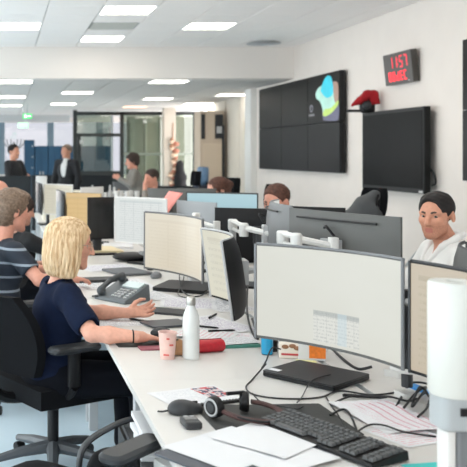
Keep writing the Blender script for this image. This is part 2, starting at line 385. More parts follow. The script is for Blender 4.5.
# ================================================================= bodies: blended solids polygonised into one surface
class Body:
    """capsules and ellipsoids, smoothly joined (or cut) in order, turned into one continuous mesh"""
    def __init__(s, vox): s.vox = vox; s.pr = []
    def cap(s, a, b, ra, rb=None, k=.012, cut=False):
        s.pr.append(('c', np.array(a, float), np.array(b, float), ra, ra if rb is None else rb, k, cut)); return s
    def path(s, pts, rs, k=.012):
        for i in range(len(pts)-1): s.cap(pts[i], pts[i+1], rs[i], rs[i+1], k)
        return s
    def ell(s, c, r, M=None, k=.012, cut=False):
        s.pr.append(('e', np.array(c, float), np.array(r, float), np.eye(3) if M is None else np.array(M, float), None, k, cut)); return s
    def plane(s, p, n, k=.006):
        """cut away everything on the side n points to"""
        s.pr.append(('p', np.array(p, float), np.array(n, float)/np.linalg.norm(n), None, None, k, True)); return s
    def field(s):
        lo = np.full(3, 1e9); hi = -lo
        for t, a, b, c, d, k, cut in s.pr:
            if cut: continue
            if t == 'c': l = np.minimum(a-c, b-d); h = np.maximum(a+c, b+d)
            else:
                e = np.sqrt(((c*b)**2).sum(1)); l = a-e; h = a+e
            lo = np.minimum(lo, l); hi = np.maximum(hi, h)
        lo -= s.vox*3+.01; hi += s.vox*3+.01
        n = np.ceil((hi-lo)/s.vox).astype(int)+1
        f = np.full(n, .5, np.float32)
        ax = [lo[i]+np.arange(n[i])*s.vox for i in range(3)]
        for t, a, b, c, d, k, cut in s.pr:
            pad = k*1.5+s.vox*4
            if t == 'c': l = np.minimum(a-c, b-d)-pad; h = np.maximum(a+c, b+d)+pad
            elif t == 'e': e = np.sqrt(((c*b)**2).sum(1)); l = a-e-pad; h = a+e+pad
            else: l, h = lo, hi
            i0 = np.maximum(((l-lo)/s.vox).astype(int), 0); i1 = np.minimum(((h-lo)/s.vox).astype(int)+2, n)
            if (i1 <= i0).any(): continue
            X, Y, Z = np.meshgrid(*[ax[i][i0[i]:i1[i]] for i in range(3)], indexing='ij')
            if t == 'c':
                ab = b-a; L = max((ab**2).sum(), 1e-9)
                q = np.clip(((X-a[0])*ab[0]+(Y-a[1])*ab[1]+(Z-a[2])*ab[2])/L, 0, 1)
                dd = np.sqrt((X-a[0]-q*ab[0])**2+(Y-a[1]-q*ab[1])**2+(Z-a[2]-q*ab[2])**2)-(c+(d-c)*q)
            elif t == 'e':
                x, y, z = X-a[0], Y-a[1], Z-a[2]
                u = [(c[0][i]*x+c[1][i]*y+c[2][i]*z) for i in range(3)]
                k0 = np.sqrt(sum((u[i]/b[i])**2 for i in range(3))); k1 = np.sqrt(sum((u[i]/b[i]**2)**2 for i in range(3)))+1e-9
                dd = np.where(k0 < .2, -b.min(), k0*(k0-1)/k1)
            else: dd = (X-a[0])*b[0]+(Y-a[1])*b[1]+(Z-a[2])*b[2]; dd = -dd
            sl = tuple(slice(i0[i], i1[i]) for i in range(3)); g = f[sl]
            if cut: f[sl] = -smin(-g, dd, k)
            else: f[sl] = smin(g, dd, k)
        return f, lo
    def mesh(s, name, mats, classify=None, disp=None):
        f, lo = s.field(); v, q = nets(f); v = v*s.vox+lo
        me = bpy.data.meshes.new(name)
        if disp is not None: v = disp(v)
        me.from_pydata(v.tolist(), [], q.tolist())
        for m in (mats if isinstance(mats, (list, tuple)) else [mats]): me.materials.append(m)
        if classify is not None:
            c = v[q].mean(1); me.polygons.foreach_set('material_index', classify(c).astype(np.int32))
        me.update(); return me
def smin(a, b, k):
    if k <= 0: return np.minimum(a, b)
    h = np.maximum(k-np.abs(a-b), 0)/k
    return np.minimum(a, b)-h*h*k*.25
def nets(f):
    """surface nets"""
    s = f < 0; n = np.array(f.shape)
    c = np.zeros(n-1, np.uint8)
    for i in (0, 1):
        for j in (0, 1):
            for k in (0, 1): c += s[i:n[0]-1+i, j:n[1]-1+j, k:n[2]-1+k]
    act = (c > 0) & (c < 8); idx = np.argwhere(act); ids = np.full(act.shape, -1, np.int64); ids[act] = np.arange(len(idx))
    acc = np.zeros((len(idx), 3)); cnt = np.zeros(len(idx))
    corners = [(i, j, k) for i in (0, 1) for j in (0, 1) for k in (0, 1)]
    val = {o: f[idx[:, 0]+o[0], idx[:, 1]+o[1], idx[:, 2]+o[2]] for o in corners}
    for a in corners:
        for d in range(3):
            if a[d]: continue
            b = list(a); b[d] = 1; b = tuple(b); fa, fb = val[a], val[b]; x = (fa < 0) != (fb < 0)
            t = np.where(x, fa/np.where(np.abs(fa-fb) < 1e-12, 1, fa-fb), 0)
            p = np.tile(np.array(a, float), (len(idx), 1)); p[:, d] += t
            acc[x] += p[x]; cnt[x] += 1
    v = idx+acc/np.maximum(cnt, 1)[:, None]
    fs = []
    for d in range(3):
        e, g = [(1, 2), (2, 0), (0, 1)][d]
        sl0 = [slice(1, -1)]*3; sl1 = [slice(1, -1)]*3; sl0[d] = slice(0, -1); sl1[d] = slice(1, None)
        A = s[tuple(sl0)]; B = s[tuple(sl1)]
        for flip in (False, True):
            w = np.argwhere((A & ~B) if not flip else (~A & B))
            if len(w) == 0: continue
            w = w+1; w[:, d] -= 1
            de = np.zeros(3, int); de[e] = 1; dg = np.zeros(3, int); dg[g] = 1
            get = lambda q: ids[q[:, 0], q[:, 1], q[:, 2]]
            quad = np.stack([get(w-de-dg), get(w-dg), get(w), get(w-de)], 1)
            fs.append(quad[:, ::-1] if flip else quad)
    q = np.concatenate(fs); return v, q[(q >= 0).all(1)]
def rotm(yaw=0, pitch=0, roll=0):
    """head frame: x forward, y left, z up; pitch > 0 looks down"""
    return np.array(Euler((roll, pitch, yaw), 'XYZ').to_matrix())
def wob(v, amp, fr, seed=0):
    """small cloth folds"""
    r = np.random.RandomState(seed); o = v.copy()
    for k in range(6):
        d = r.randn(3); d /= np.linalg.norm(d); e = r.randn(3); e /= np.linalg.norm(e)
        o += np.outer(np.sin(v@d*fr*(.6+k*.25)+r.rand()*6)*amp/2.5, e)
    return o
# ---- the head, in its own frame: origin between the ears at eye height, chin about -0.115, crown +0.115
def head_parts(b, c, M, s=1.0, female=False, fine=True):
    c = np.array(c, float); T = lambda p: c+M@(np.array(p)*s)
    b.ell(T((-.012, 0, .035)), np.array((.098, .077, .083))*s, M, .02)         # cranium
    b.ell(T((.030, 0, -.022)), np.array((.062, .062, .082))*s, M, .025)        # face
    b.cap(T((.022, .040, -.062)), T((.066, .016, -.092)), .020*s, .018*s, .022)  # jaw
    b.cap(T((.022, -.040, -.062)), T((.066, -.016, -.092)), .020*s, .018*s, .022)
    b.ell(T((.070, 0, -.096)), np.array((.020, .022, .018))*s, M, .02)         # chin
    if fine:
        for y in (-1, 1):
            b.ell(T((.058, y*.040, -.018)), np.array((.026, .020, .020))*s, M, .02)   # cheekbone
            b.ell(T((.092, y*.030, .004)), np.array((.016, .020, .012))*s, M, .014, cut=True)  # eye socket
            b.cap(T((.080, y*.012, .020)), T((.070, y*.046, .021)), .012*s, .010*s, .010)      # brow
            b.ell(T((.090, y*.012, -.034)), np.array((.012, .008, .008))*s, M, .006)  # nostril wing
            b.ell(T((-.012, y*.079, -.004)), np.array((.020, .009, .032))*s, M@rotm(0, .25, 0), .006)  # ear
            b.ell(T((-.008, y*.088, -.004)), np.array((.010, .006, .018))*s, M, .004, cut=True)
        b.path([T((.084, 0, .016)), T((.101, 0, -.010)), T((.111, 0, -.030))], [.008*s, .0095*s, .012*s], .008)   # nose
        b.cap(T((.080, -.018, -.060)), T((.080, .018, -.060)), .009*s, .009*s, .008)   # upper lip
        b.cap(T((.079, -.014, -.072)), T((.079, .014, -.072)), .009*s, .009*s, .008)   # lower lip
        b.cap(T((.091, -.020, -.066)), T((.091, .020, -.066)), .003*s, .003*s, .003, cut=True)
    else:
        b.path([T((.084, 0, .012)), T((.104, 0, -.030))], [.010*s, .013*s], .012)
        for y in (-1, 1): b.ell(T((-.012, y*.079, -.004)), np.array((.020, .010, .030))*s, M, .006)
def hand(b, wr, fwd, palm, side, curl=.5, s=1.0, spread=1.0):
    """wr wrist, fwd towards the fingertips, palm the way the palm faces, side = +1 when the thumb lies along fwd x palm"""
    wr = np.array(wr, float); x = np.array(fwd, float); x /= np.linalg.norm(x)
    z = np.array(palm, float); z -= x*(z@x); z /= np.linalg.norm(z); y = np.cross(x, z)*side
    P_ = lambda a, c, d: wr+(x*a+y*c+z*d)*s
    b.cap(P_(.0, .0, 0), P_(.03, .0, 0), .024*s, .026*s, .012)
    for yy in (-.026, -.008, .010, .028): b.cap(P_(.030, yy*.6, 0), P_(.082, yy, 0), .014*s, .011*s, .010)
    for yy, L, sp in ((.029, .070, .10), (.010, .078, .02), (-.009, .072, -.05), (-.028, .056, -.14)):
        p = np.array((.084, yy)); a = 0; pts = [P_(p[0], yy, 0)]; d = 0; q = p[0]; c2 = yy
        for fr, bend in ((.45, .55), (.30, .65), (.25, .45)):
            a += bend*curl; q += L*fr*math.cos(a); d += L*fr*math.sin(a); c2 += L*fr*sp*spread; pts.append(P_(q, c2, d))
        b.path(pts, [.0098*s, .0088*s, .0080*s, .0070*s], .003)
    b.path([P_(.020, .022, .006), P_(.050, .050, .016), P_(.080, .060, .024), P_(.102, .058, .030)], [.016*s, .0115*s, .0095*s, .008*s], .006)
M_skin = mat('skin_fair', (212, 156, 134), .55, noise=.06, scale=60)
M_skin2 = mat('skin_tan', (200, 142, 116), .5, noise=.06, scale=60)
M_skin3 = mat('skin_pink', (212, 150, 128), .55, noise=.05, scale=60)
M_lip = mat('lips', (178, 108, 94), .4)
M_stub = mat('stubbled_skin', (184, 128, 104), .6, noise=.12, scale=200)
M_brow = mat('eyebrow_hair', (66, 48, 40), .7)
M_eye = mat('eye_white', (190, 180, 172), .25)
M_iris = mat('iris', (52, 40, 34), .2)
def strands(c, M, amp=.004, n=34):
    """hair displaced into locks running down from the crown"""
    def fn(v):
        q = (v-c)@M; a = np.arctan2(q[:, 1], q[:, 0]); r = np.hypot(q[:, 0], q[:, 1])+1e-6
        w = np.sin(a*n+np.sin(q[:, 2]*30)*.9)+.6*np.sin(a*n*2.3+1+q[:, 2]*14)
        o = np.stack([q[:, 0]/r, q[:, 1]/r, np.zeros(len(q))], 1)@M.T
        return v+o*(w*amp)[:, None]
    return fn
def short_hair(root, c, M, s, m, vox, top=.012, back=-.055, front=.058, name='hair', bald=0):
    c = np.array(c, float); T = lambda p: c+M@(np.array(p)*s)
    b = Body(vox)
    b.ell(T((-.014, 0, .037+top*.3)), np.array((.104+top*.2, .083, .086+top*.6))*s, M, .0)
    b.plane(T((0, 0, back)), M@np.array((.55, 0, -1.0)))
    b.plane(T((front, 0, .060)), M@np.array((1, 0, -.62)), .008)
    for y in (-1, 1): b.ell(T((.004, y*.094, -.012)), np.array((.030, .03, .040))*s, M, .006, cut=True)
    rr = np.random.RandomState(3)
    me = b.mesh(name, m, disp=lambda v: wob(v, .003, 160, 5))
    return link(name, me, root, 60)
def eyes(root, c, M, s, look=(1, 0, 0)):
    for y in (-1, 1):
        p = np.array(c)+M@(np.array((.0705, y*.0305, .005))*s)
        e = MB().ball((0, 0, 0), .0118*s, 14, 10)
        d = M@np.array(look, float); d /= np.linalg.norm(d)
        mi = []
        for f in e.f:
            ctr = np.mean([e.v[i] for i in f], 0); mi.append(1 if ctr@d/np.linalg.norm(ctr) > .80 else 0)
        e.mi = mi; e.build('eye', [M_eye, M_iris], root, 80, loc=tuple(p))
def brows(root, c, M, s, m):
    for y in (-1, 1):
        pts = [np.array(c)+M@(np.array(p)*s) for p in ((.090, y*.012, .021), (.085, y*.028, .026), (.070, y*.046, .021))]
        MB().tube(bez(pts, 3), [.004*s]+[.0058*s]*4+[.004*s, .003*s], 6).build('eyebrow', m, root, 80)
def seated(loc, yaw, root, vox=.007, skin=None, head=(.05, 0, 1.19), hyaw=0, hpitch=0, hs=1.0, lean=.06, arms=None, hair=None, female=False,
           top=None, trousers=None, shoes=None, sleeve=.55, fine=True, classify=None, legs=True, w=1.0, seat=.50, curl=.5, fold=.003, shd=.235, vneck=False):
    """one seated figure in local axes (x forward, y left, z up); returns head centre and frame"""
    M = rotm(hyaw, hpitch); hc = np.array(head, float)
    arms = arms or {}
    cx = lean
    sh = {1: np.array((cx, .175*w, hc[2]-shd)), -1: np.array((cx, -.175*w, hc[2]-shd))}
    b = Body(vox)
    chest = np.array((cx, 0, hc[2]-shd-.095)); waist = np.array((cx*.5, 0, seat+.19)); pel = np.array((0, 0, seat+.05))
    b.ell(chest, (.105, .150*w, .15), None, .03); b.ell(waist, (.095, .13*w, .14), None, .03); b.ell(pel, (.125, .165*w, .11), None, .03)
    b.cap(sh[1]+[0, -.04, 0], sh[-1]+[0, .04, 0], .055, .055, .03)
    nk = hc+M@np.array((-.030, 0, -.075))
    b.cap((cx-.01, 0, hc[2]-shd+.035), nk, .056 if not female else .047, .052 if not female else .043, .03)
    head_parts(b, hc, M, hs, female, fine)
    el = {}; wr = {}
    for sd in (1, -1):
        e, wv, fwd, palm, thumb, cr = arms.get(sd, ((cx+.10, sd*.24*w, hc[2]-.50), (cx+.34, sd*.16, hc[2]-.46), (1, -sd*.2, -.1), (0, 0, -1), -sd, .5))
        e = np.array(e, float); wv = np.array(wv, float); el[sd] = e; wr[sd] = wv
        b.path([sh[sd], sh[sd]*.5+e*.5, e], [.050*w, .043*w, .037*w], .02)
        b.path([e, e*.6+wv*.4, wv], [.037*w, .038*w, .025*w], .015)
        hand(b, wv, fwd, palm, thumb, cr, .98 if not female else .92)
    kn = {}
    for sd in (1, -1):
        hp = np.array((.02, sd*.09, seat+.03)); k = np.array((.43, sd*.12, seat+.02)); an = np.array((.42, sd*.12, .09)); kn[sd] = (hp, k, an)
        if legs: b.path([hp, k], [.085, .06], .02); b.path([k, k*.6+an*.4, an], [.058, .055, .038], .02); b.cap(an+[0, 0, -.03], an+[.14, sd*.02, -.05], .035, .03, .02)
    me = b.mesh('body', [skin, M_lip, M_stub], classify(hc, M, hs) if classify else None)
    link('body', me, root, 80)
    t = Body(vox)
    t.ell(chest, (.125, .172*w, .165), None, .03); t.ell(waist, (.118, .155*w, .16), None, .03); t.ell(pel+[0, 0, .01], (.14, .18*w, .10), None, .03)
    t.cap(sh[1]+[0, -.03, 0], sh[-1]+[0, .03, 0], .068, .068, .03)
    t.cap((cx-.01, 0, hc[2]-shd+.005), (cx-.012, 0, hc[2]-shd+.05), .075, .066, .025)
    for sd in (1, -1):
        if sleeve <= 1:
            e = sh[sd]+(el[sd]-sh[sd])*sleeve; t.path([sh[sd], e], [.066*w, .062*w], .02); t.cap(e, e+(el[sd]-sh[sd])*.001, .062*w, .062*w, .0)
            d = el[sd]-sh[sd]; t.pr.append(('c', e+d*.02/np.linalg.norm(d)+d/np.linalg.norm(d)*.06, e+d/np.linalg.norm(d)*.09, .072*w, .072*w, .004, True))
        else:
            e = el[sd]; f2 = e+(wr[sd]-e)*min(1, sleeve-1+.0); t.path([sh[sd], e, f2], [.064*w, .052*w, .038*w], .02)
    t.cap((cx-.02, 0, hc[2]-shd+.075), (cx-.01, 0, hc[2]-shd+.175), .062 if not female else .060, .075, .006, cut=True)
    if vneck: t.cap((cx+.085, 0, hc[2]-shd+.11), (cx+.150, 0, hc[2]-shd-.075), .066, .012, .006, cut=True)
    me = t.mesh('top', top, disp=lambda v: wob(v, fold, 34, 2))
    link('top', me, root, 80)
    if legs:
        t = Body(max(vox, .009)); t.ell(pel+[0, 0, -.02], (.135, .18*w, .10), None, .02)
        for sd in (1, -1):
            hp, k, an = kn[sd]; t.path([hp, k], [.098, .075], .02); t.path([k, an+[0, 0, .03]], [.073, .055], .02)
        link('trousers', t.mesh('trousers', trousers, disp=lambda v: wob(v, .004, 30, 4)), root, 80)
        for sd in (1, -1):
            hp, k, an = kn[sd]; t = Body(.008); t.cap(an+[-.03, 0, -.045], an+[.16, sd*.02, -.055], .042, .036, .02); t.cap(an+[0, 0, -.03], an+[0, 0, 0], .046, .044, .02); t.plane((0, 0, .004), (0, 0, -1), 0)
            link('shoe', t.mesh('shoe', shoes), root, 80)
    root.location = loc; root.rotation_euler = (0, 0, yaw)
    return hc, M
def standing(loc, yaw, root, hgt=1.7, skin=None, coat=None, shirt=None, trousers=None, hyaw=0, hpitch=0, lean=0.0, arms=None, vox=.012, hairm=None, sleeve=1):
    k = hgt/1.75; M = rotm(hyaw, hpitch); hc = np.array((lean, 0, 1.63*k)); b = Body(vox); arms = arms or {}
    sh = {sd: np.array((lean*.8, sd*.185, 1.42*k)) for sd in (1, -1)}
    b.ell((lean*.7, 0, 1.27*k), (.105, .15, .18), None, .03); b.ell((lean*.3, 0, 1.05*k), (.10, .14, .14), None, .03); b.ell((0, 0, .92*k), (.11, .16, .12), None, .03)
    b.cap((lean*.8, 0, 1.40*k), hc+M@np.array((-.03, 0, -.07)), .055, .05, .02); head_parts(b, hc, M, 1.02, False, True)
    el = {}; wr = {}
    for sd in (1, -1):
        e, wv = arms.get(sd, ((lean*.5+.0, sd*.26, 1.12*k), (lean*.5+.10, sd*.24, .88*k))); e = np.array(e, float); wv = np.array(wv, float); el[sd] = e; wr[sd] = wv
        b.path([sh[sd], e, wv], [.048, .04, .027], .02); hand(b, wv, wv-e, (0, -sd, 0), -sd, .5, 1.0)
        b.path([(0, sd*.09, .9*k), (.01, sd*.10, .50*k), (-.01, sd*.10, .09)], [.085, .058, .04], .02)
    link('body', b.mesh('body', skin), root, 80)
    t = Body(vox); t.ell((lean*.7, 0, 1.26*k), (.13, .178, .20), None, .03); t.ell((lean*.3, 0, 1.05*k), (.125, .165, .16), None, .03); t.ell((0, 0, .90*k), (.135, .18, .11), None, .03)
    t.cap(sh[1]+[0, -.03, 0], sh[-1]+[0, .03, 0], .068, .068, .03)
    for sd in (1, -1): t.path([sh[sd], el[sd], el[sd]+(wr[sd]-el[sd])*.9], [.066, .055, .042], .02)
    if shirt is not None: t.cap((.12+lean, 0, 1.47*k), (.15+lean*.6, 0, 1.08*k), .085, .035, .006, cut=True)
    link('jacket', t.mesh('jacket', coat, disp=lambda v: wob(v, .003, 30, 7)), root, 80)
    if shirt is not None:
        t = Body(vox); t.ell((lean*.7, 0, 1.27*k), (.118, .16, .19), None, .03); t.cap((lean*.8, 0, 1.40*k), (lean*.8, 0, 1.46*k), .07, .064, .02)
        link('shirt', t.mesh('shirt', shirt), root, 80)
    t = Body(vox); t.ell((0, 0, .90*k), (.12, .168, .12), None, .02)
    for sd in (1, -1): t.path([(0, sd*.09, .9*k), (.01, sd*.10, .50*k), (-.01, sd*.10, .10)], [.098, .072, .058], .02)
    link('trousers', t.mesh('trousers', trousers), root, 80)
    for sd in (1, -1):
        t = Body(.01); t.cap((-.04, sd*.10, .045), (.15, sd*.11, .035), .045, .036, .02); t.plane((0, 0, .004), (0, 0, -1), 0)
        link('shoe', t.mesh('shoe', mat('black_shoe', (28, 26, 26), .4)), root, 80)
    if hairm is not None: short_hair(root, hc, M, 1.02, hairm, .009)
    root.location = loc; root.rotation_euler = (0, 0, yaw); return hc, M
# ================================================================= desks, screens on the walls, monitors, chairs
M_desk = mat('white_desk_laminate', (210, 207, 203), .38, noise=.012, scale=6)
M_deskedge = mat('desk_leg_grey', (196, 198, 200), .4, metal=.3)
M_blk = mat('black_plastic', (22, 22, 24), .45, spec=.3)
M_blk2 = mat('charcoal_plastic', (44, 46, 49), .5)
M_gry = mat('grey_plastic', (112, 114, 117), .45)
M_lgry = mat('light_grey_plastic', (176, 177, 178), .45)
M_wht = mat('white_plastic', (214, 213, 210), .4)
M_fab = mat('black_chair_fabric', (17, 18, 21), .9, noise=.15, scale=300, bump=.1, spec=.15)
M_chrome = mat('polished_aluminium', (150, 154, 158), .25, metal=.9)
M_scr_off = mat('dark_display_glass', (26, 27, 27), .16, spec=.6)
Z = .73
def desk(x0, x1, y0, y1, label, vis=True):
    t = thing('desk', label, 'desk', ((x0+x1)/2, (y0+y1)/2, 0), 0, 'white bench desks')
    W, L = x1-x0, y1-y0
    MB().rbox((0, 0, Z-.0125), (W, L-.0012, .025), .002, 2, e=.0006).build('desk_top', M_desk, t, smooth=30)
    for sx in (-1, 1):
        for sy in (-1, 1):
            MB().box((sx*(W/2-.06), sy*(L/2-.08), (Z-.025)/2), (.05, .05, Z-.025)).build('leg', M_deskedge, t, smooth=0, bevel=.003)
    MB().box((0, L/2-.08, Z-.055), (W-.14, .04, .05)).build('beam', M_deskedge, t, smooth=0)
    MB().box((0, -L/2+.08, Z-.055), (W-.14, .04, .05)).build('beam', M_deskedge, t, smooth=0)
    return t
ys = [1.35, 3.15, 4.95, 6.75, 8.55, 10.35, 12.0]
for k in range(6):
    desk(.465, 1.258, ys[k], ys[k+1], ['white desk nearest the viewer, under the black keyboard','white desk under the white bottle and the desk phone','white left-row desk under the beige and white screens','white left-row desk under the orange screen','white left-row desk under the cream screen','farthest white desk of the left row'][k])
    desk(1.282, 2.075, ys[k], ys[k+1], ['white right-row desk nearest the viewer, beyond the white cylinder','white right-row desk in front of the man in white','white right-row desk before the half-hidden forehead','white right-row desk under the pale blue screen','white right-row desk before the dark-haired woman','farthest white desk of the right row'][k])
# ---- displays on the right wall
def wall_display(t, loc, w, h, m, bez=.006, depth=.07, name='panel', contents=None):
    """a panel whose face looks toward -X; local: y across, z up"""
    p = MB().box((0, 0, 0), (depth, w-.004, h-.004)).build(name, M_blk, t, smooth=0, bevel=.003, loc=loc)
    MB().box((-depth/2-.002, 0, 0), (.004, w-bez*2, h-bez*2)).build('screen', m, p, smooth=0)
    return p
M_dw = mat('video_wall_glass', (20, 20, 19), .3, spec=.10)
t = thing('video_wall', 'black video wall of six displays, a coloured map on its top right one', 'screen', (XW-.05, 12.6, 1.305))
yl, yr = 14.33, 10.93; wv = (yl-yr)/3; hv = .655
for r in range(2):
    for c in range(3):
        p = wall_display(t, (-.02, yl-wv*(c+.5)-12.6, hv*(r+.5)), wv, hv, M_dw)
        if r == 1 and c == 2:
            def flat(name, pts, col, dz, em):
                vs = [(-.0405-dz, (.5-u)*wv, (v-.5)*hv) for u, v in pts]; n = len(vs); me = MB()
                me.add(vs+[(x-.0012, y, z) for x, y, z in vs], [tuple(range(n)), tuple(range(2*n-1, n-1, -1))]+[(i, n+i, n+(i+1) % n, (i+1) % n) for i in range(n)])
                o = me.build(name, mat('map_'+name, col, .4, emit=em, noise=.12, scale=9), p, smooth=0); return o
            def blob(pts): return [(v.x, v.y) for v in bez([(a, b, 0) for a, b in pts+[pts[0]]], 4)[:-1]]
            flat('map_dark_zone', blob([(.52, .06), (.50, .26), (.75, .30), (.97, .36), (.97, .05), (.75, .03)]), (74, 74, 98), .0002, .55)
            flat('map_land', blob([(.27, .62), (.38, .74), (.62, .78), (.85, .68), (.93, .42), (.80, .22), (.55, .16), (.48, .34), (.40, .46), (.30, .52)]), (150, 190, 178), .0010, .5)
            flat('map_brown_zone', blob([(.82, .80), (.96, .74), (.97, .42), (.90, .36), (.84, .50)]), (150, 122, 108), .0016, .4)
            flat('map_green_strip', blob([(.50, .16), (.56, .27), (.76, .29), (.96, .41), (.96, .32), (.78, .19), (.60, .13)]), (160, 186, 90), .0022, .5)
            flat('map_cyan_zone', blob([(.44, .66), (.50, .80), (.62, .93), (.76, .90), (.82, .70), (.80, .54), (.62, .50)]), (24, 176, 196), .0028, .5)
            a = [((.5-.14)*wv+.045*math.cos(q)*1, (.33-.5)*hv+.045*math.sin(q)) for q in [2*PI*k/16 for k in range(17)]]
            MB().tube([(-.043, y, z) for y, z in a], .006, 5).build('emblem', mat('emblem_grey', (150, 150, 160), .4, emit=.25), p)
            MB().box((-.0425, (.5-.14)*wv, (.19-.5)*hv), (.002, .20, .030)).build('caption', mat('caption_grey', (120, 120, 124), .4, emit=.15), p, smooth=0)
t = thing('video_wall', 'second dark video wall cut by the right edge of the picture', 'screen', (XW-.05, 6.4, 1.3))
for r in range(2):
    for c in range(3): wall_display(t, (-.02, 8.03-1.2*(c+.5)-6.4, hv*(r+.5)), 1.2, hv, M_dw)
# ---- television on a wall arm
t = thing('wall_television', 'large black television on the wall under the red digital clock', 'television', (XW-.10, 9.445, 1.59))
MB().rbox((0, 0, 0), (.07, 1.49, .885), .01, 2, e=.004).build('housing', mat('television_bezel', (24, 25, 25), .4, spec=.2), t, smooth=0)
MB().box((-.0365, 0, .005), (.004, 1.43, .80)).build('screen', mat('television_glass', (16, 18, 18), .3, spec=.04, noise=.05, scale=1.2), t, smooth=0)
MB().box((-.037, -.68, -.425), (.004, .08, .022)).build('badge', mat('badge_silver', (190, 190, 190), .3, metal=.6), t, smooth=0)
MB().box((.06, 0, 0), (.05, .5, .4)).build('bracket', M_blk, t, smooth=0)
MB().tube(bez([(.05, -.60, -.44), (.07, -.62, -.6), (.06, -.60, -.9), (.07, -.30, -1.12), (.08, -.1, -1.25)]), .011, 6).build('cable', M_lgry, t)
MB().tube(bez([(.05, -.70, -.2), (.02, -.82, -.22), (.04, -.83, -.32), (.06, -.72, -.36)]), .012, 6).build('plug_cable', M_blk, t)
# ---- clock
t = thing('digital_clock', 'square dark digital clock with red lit time and date above the television', 'clock', (XW-.06, 9.37, 2.482))
t.rotation_euler = (0, R(-6), 0)
MB().rbox((0, 0, 0), (.07, .65, .34), .006, 2, e=.003).build('case', mat('clock_case', (62, 58, 54), .4), t, smooth=0)
M_red = mat('red_led', (255, 40, 50), .4, emit=.9, ecol=(255, 40, 60)); M_red2 = mat('dim_red_led', (225, 40, 60), .4, emit=.5, ecol=(235, 50, 66))
SEG = {'0': 'abcdef', '1': 'bc', '2': 'abged', '5': 'afgcd', '7': 'abc', '8': 'abcdefg', 'D': 'bcdeg', 'E': 'afged', 'C': 'afed'}
def seg(t, ch, y, z, w, h, m, th):
    """seven-segment character; y decreases to the right for a face that looks toward -X"""
    s = {'a': ((0, h/2), (w, th)), 'd': ((0, -h/2), (w, th)), 'g': ((0, 0), (w, th)), 'b': ((w/2, h/4), (th, h/2)), 'c': ((w/2, -h/4), (th, h/2)), 'f': ((-w/2, h/4), (th, h/2)), 'e': ((-w/2, -h/4), (th, h/2))}
    b = MB()
    for k in SEG[ch]: (a, c), (p, q) = s[k]; b.box((-.037, y-a, z+c), (.004, p+th*.3, q+th*.3))
    b.build('digit', m, t, smooth=0)
for k, ch in enumerate('1157'): seg(t, ch, .135-k*.105-(.02 if k > 1 else 0), .068, .058, .115, M_red2, .014)
MB().box((-.037, -.02, .095), (.004, .016, .016)).build('colon_dot', M_red2, t, smooth=0); MB().box((-.037, -.02, .045), (.004, .016, .016)).build('colon_dot', M_red2, t, smooth=0)
for k, ch in enumerate('08DEC'): seg(t, ch, .185-k*.088, -.082, .046, .088, M_red, .012)
MB().box((-.036, -.235, -.145), (.003, .03, .012)).build('badge', M_lgry, t, smooth=0)
# ---- red cap on a black camera over the television
t = thing('santa_hat', 'red felt hat slumped on the top left corner of the television', 'hat', (XW-.14, 9.97, 2.02), R(90))
t.scale = (.75, .75, .75)
b = Body(.008); b.path([(0, -.07, .17), (0, -.06, .285), (.0, .03, .285), (0, .15, .19), (-.01, .27, .125)], [.085, .072, .068, .058, .022], .02); b.plane((0, 0, .125), (0, -.12, -1))
link('felt', b.mesh('felt', mat('red_felt', (158, 18, 28), .9, noise=.15, scale=60), disp=lambda v: wob(v, .006, 60, 2)), t, 80)
t = thing('wall_camera', 'black conference camera perched on the television under the red hat', 'camera', (XW-.16, 9.99, 2.03), R(90))
MB().rbox((0, 0, .07), (.10, .17, .15), .04, 4, e=.02).build('body', M_blk, t); MB().lathe([(0, 0), (.045, 0), (.045, .05), (.03, .06), (0, .06)], (-.04, .03, .08), 14, axis=Euler((0, -PI/2, 0)).to_matrix()).build('lens', M_blk2, t)
MB().box((0, .12, .018), (.06, .22, .03)).build('bracket', M_blk, t, smooth=0)
# ---- poster on the recessed wall
t = thing('wall_map', 'pale map poster with yellow strip on the far beige wall', 'poster', (XW+.31, 16.4, 1.95))
MB().box((0, 0, 0), (.01, .78, .62)).build('sheet', uvmat('poster_print', .6, lambda g: g.mix(g.soft(3, 3), g.col((226, 220, 204)), g.col((186, 178, 164)))), t, smooth=0)
MB().box((-.007, -.10, .0), (.004, .16, .5), (R(18), 0, 0)).build('yellow_strip', mat('poster_yellow', (226, 206, 128), .6), t, smooth=0)
MB().box((-.007, .18, .06), (.004, .12, .4), (R(-12), 0, 0)).build('brown_strip', mat('poster_brown', (190, 166, 140), .6), t, smooth=0)
# ================================================================= monitors
def sheet_table(base, line, tabcol, hdr, reg, rows=16, cols=8, tint=None, band=0):
    def paint(g):
        c = g.mix(g.m('MULTIPLY', g.soft(2, 2), .6), g.col(base), g.col(tint or base))
        if reg:
            u0, u1, v0, v1 = reg; r = g.box(u0, u1, v0, v1)
            c = g.mix(g.m('MULTIPLY', r, .5), c, g.col(tabcol))
            tx = g.m('MULTIPLY', g.m('MULTIPLY', r, g.lines(g.v, rows/(v1-v0), .45)), g.noise(120, 30, .5))
            c = g.mix(g.m('MULTIPLY', tx, .45), c, g.col(line))
            c = g.mix(g.m('MULTIPLY', g.m('MULTIPLY', r, g.lines(g.u, cols/(u1-u0), .06)), .35), c, g.col(line))
            c = g.mix(g.m('MULTIPLY', g.box(u0, u1, v1-.05, v1), .6), c, g.col(hdr))
            if band: c = g.mix(g.m('MULTIPLY', g.box(u0+(u1-u0)*.52, u0+(u1-u0)*.72, v0, v1), band), c, g.col((196, 218, 226)))
        return c
    return paint
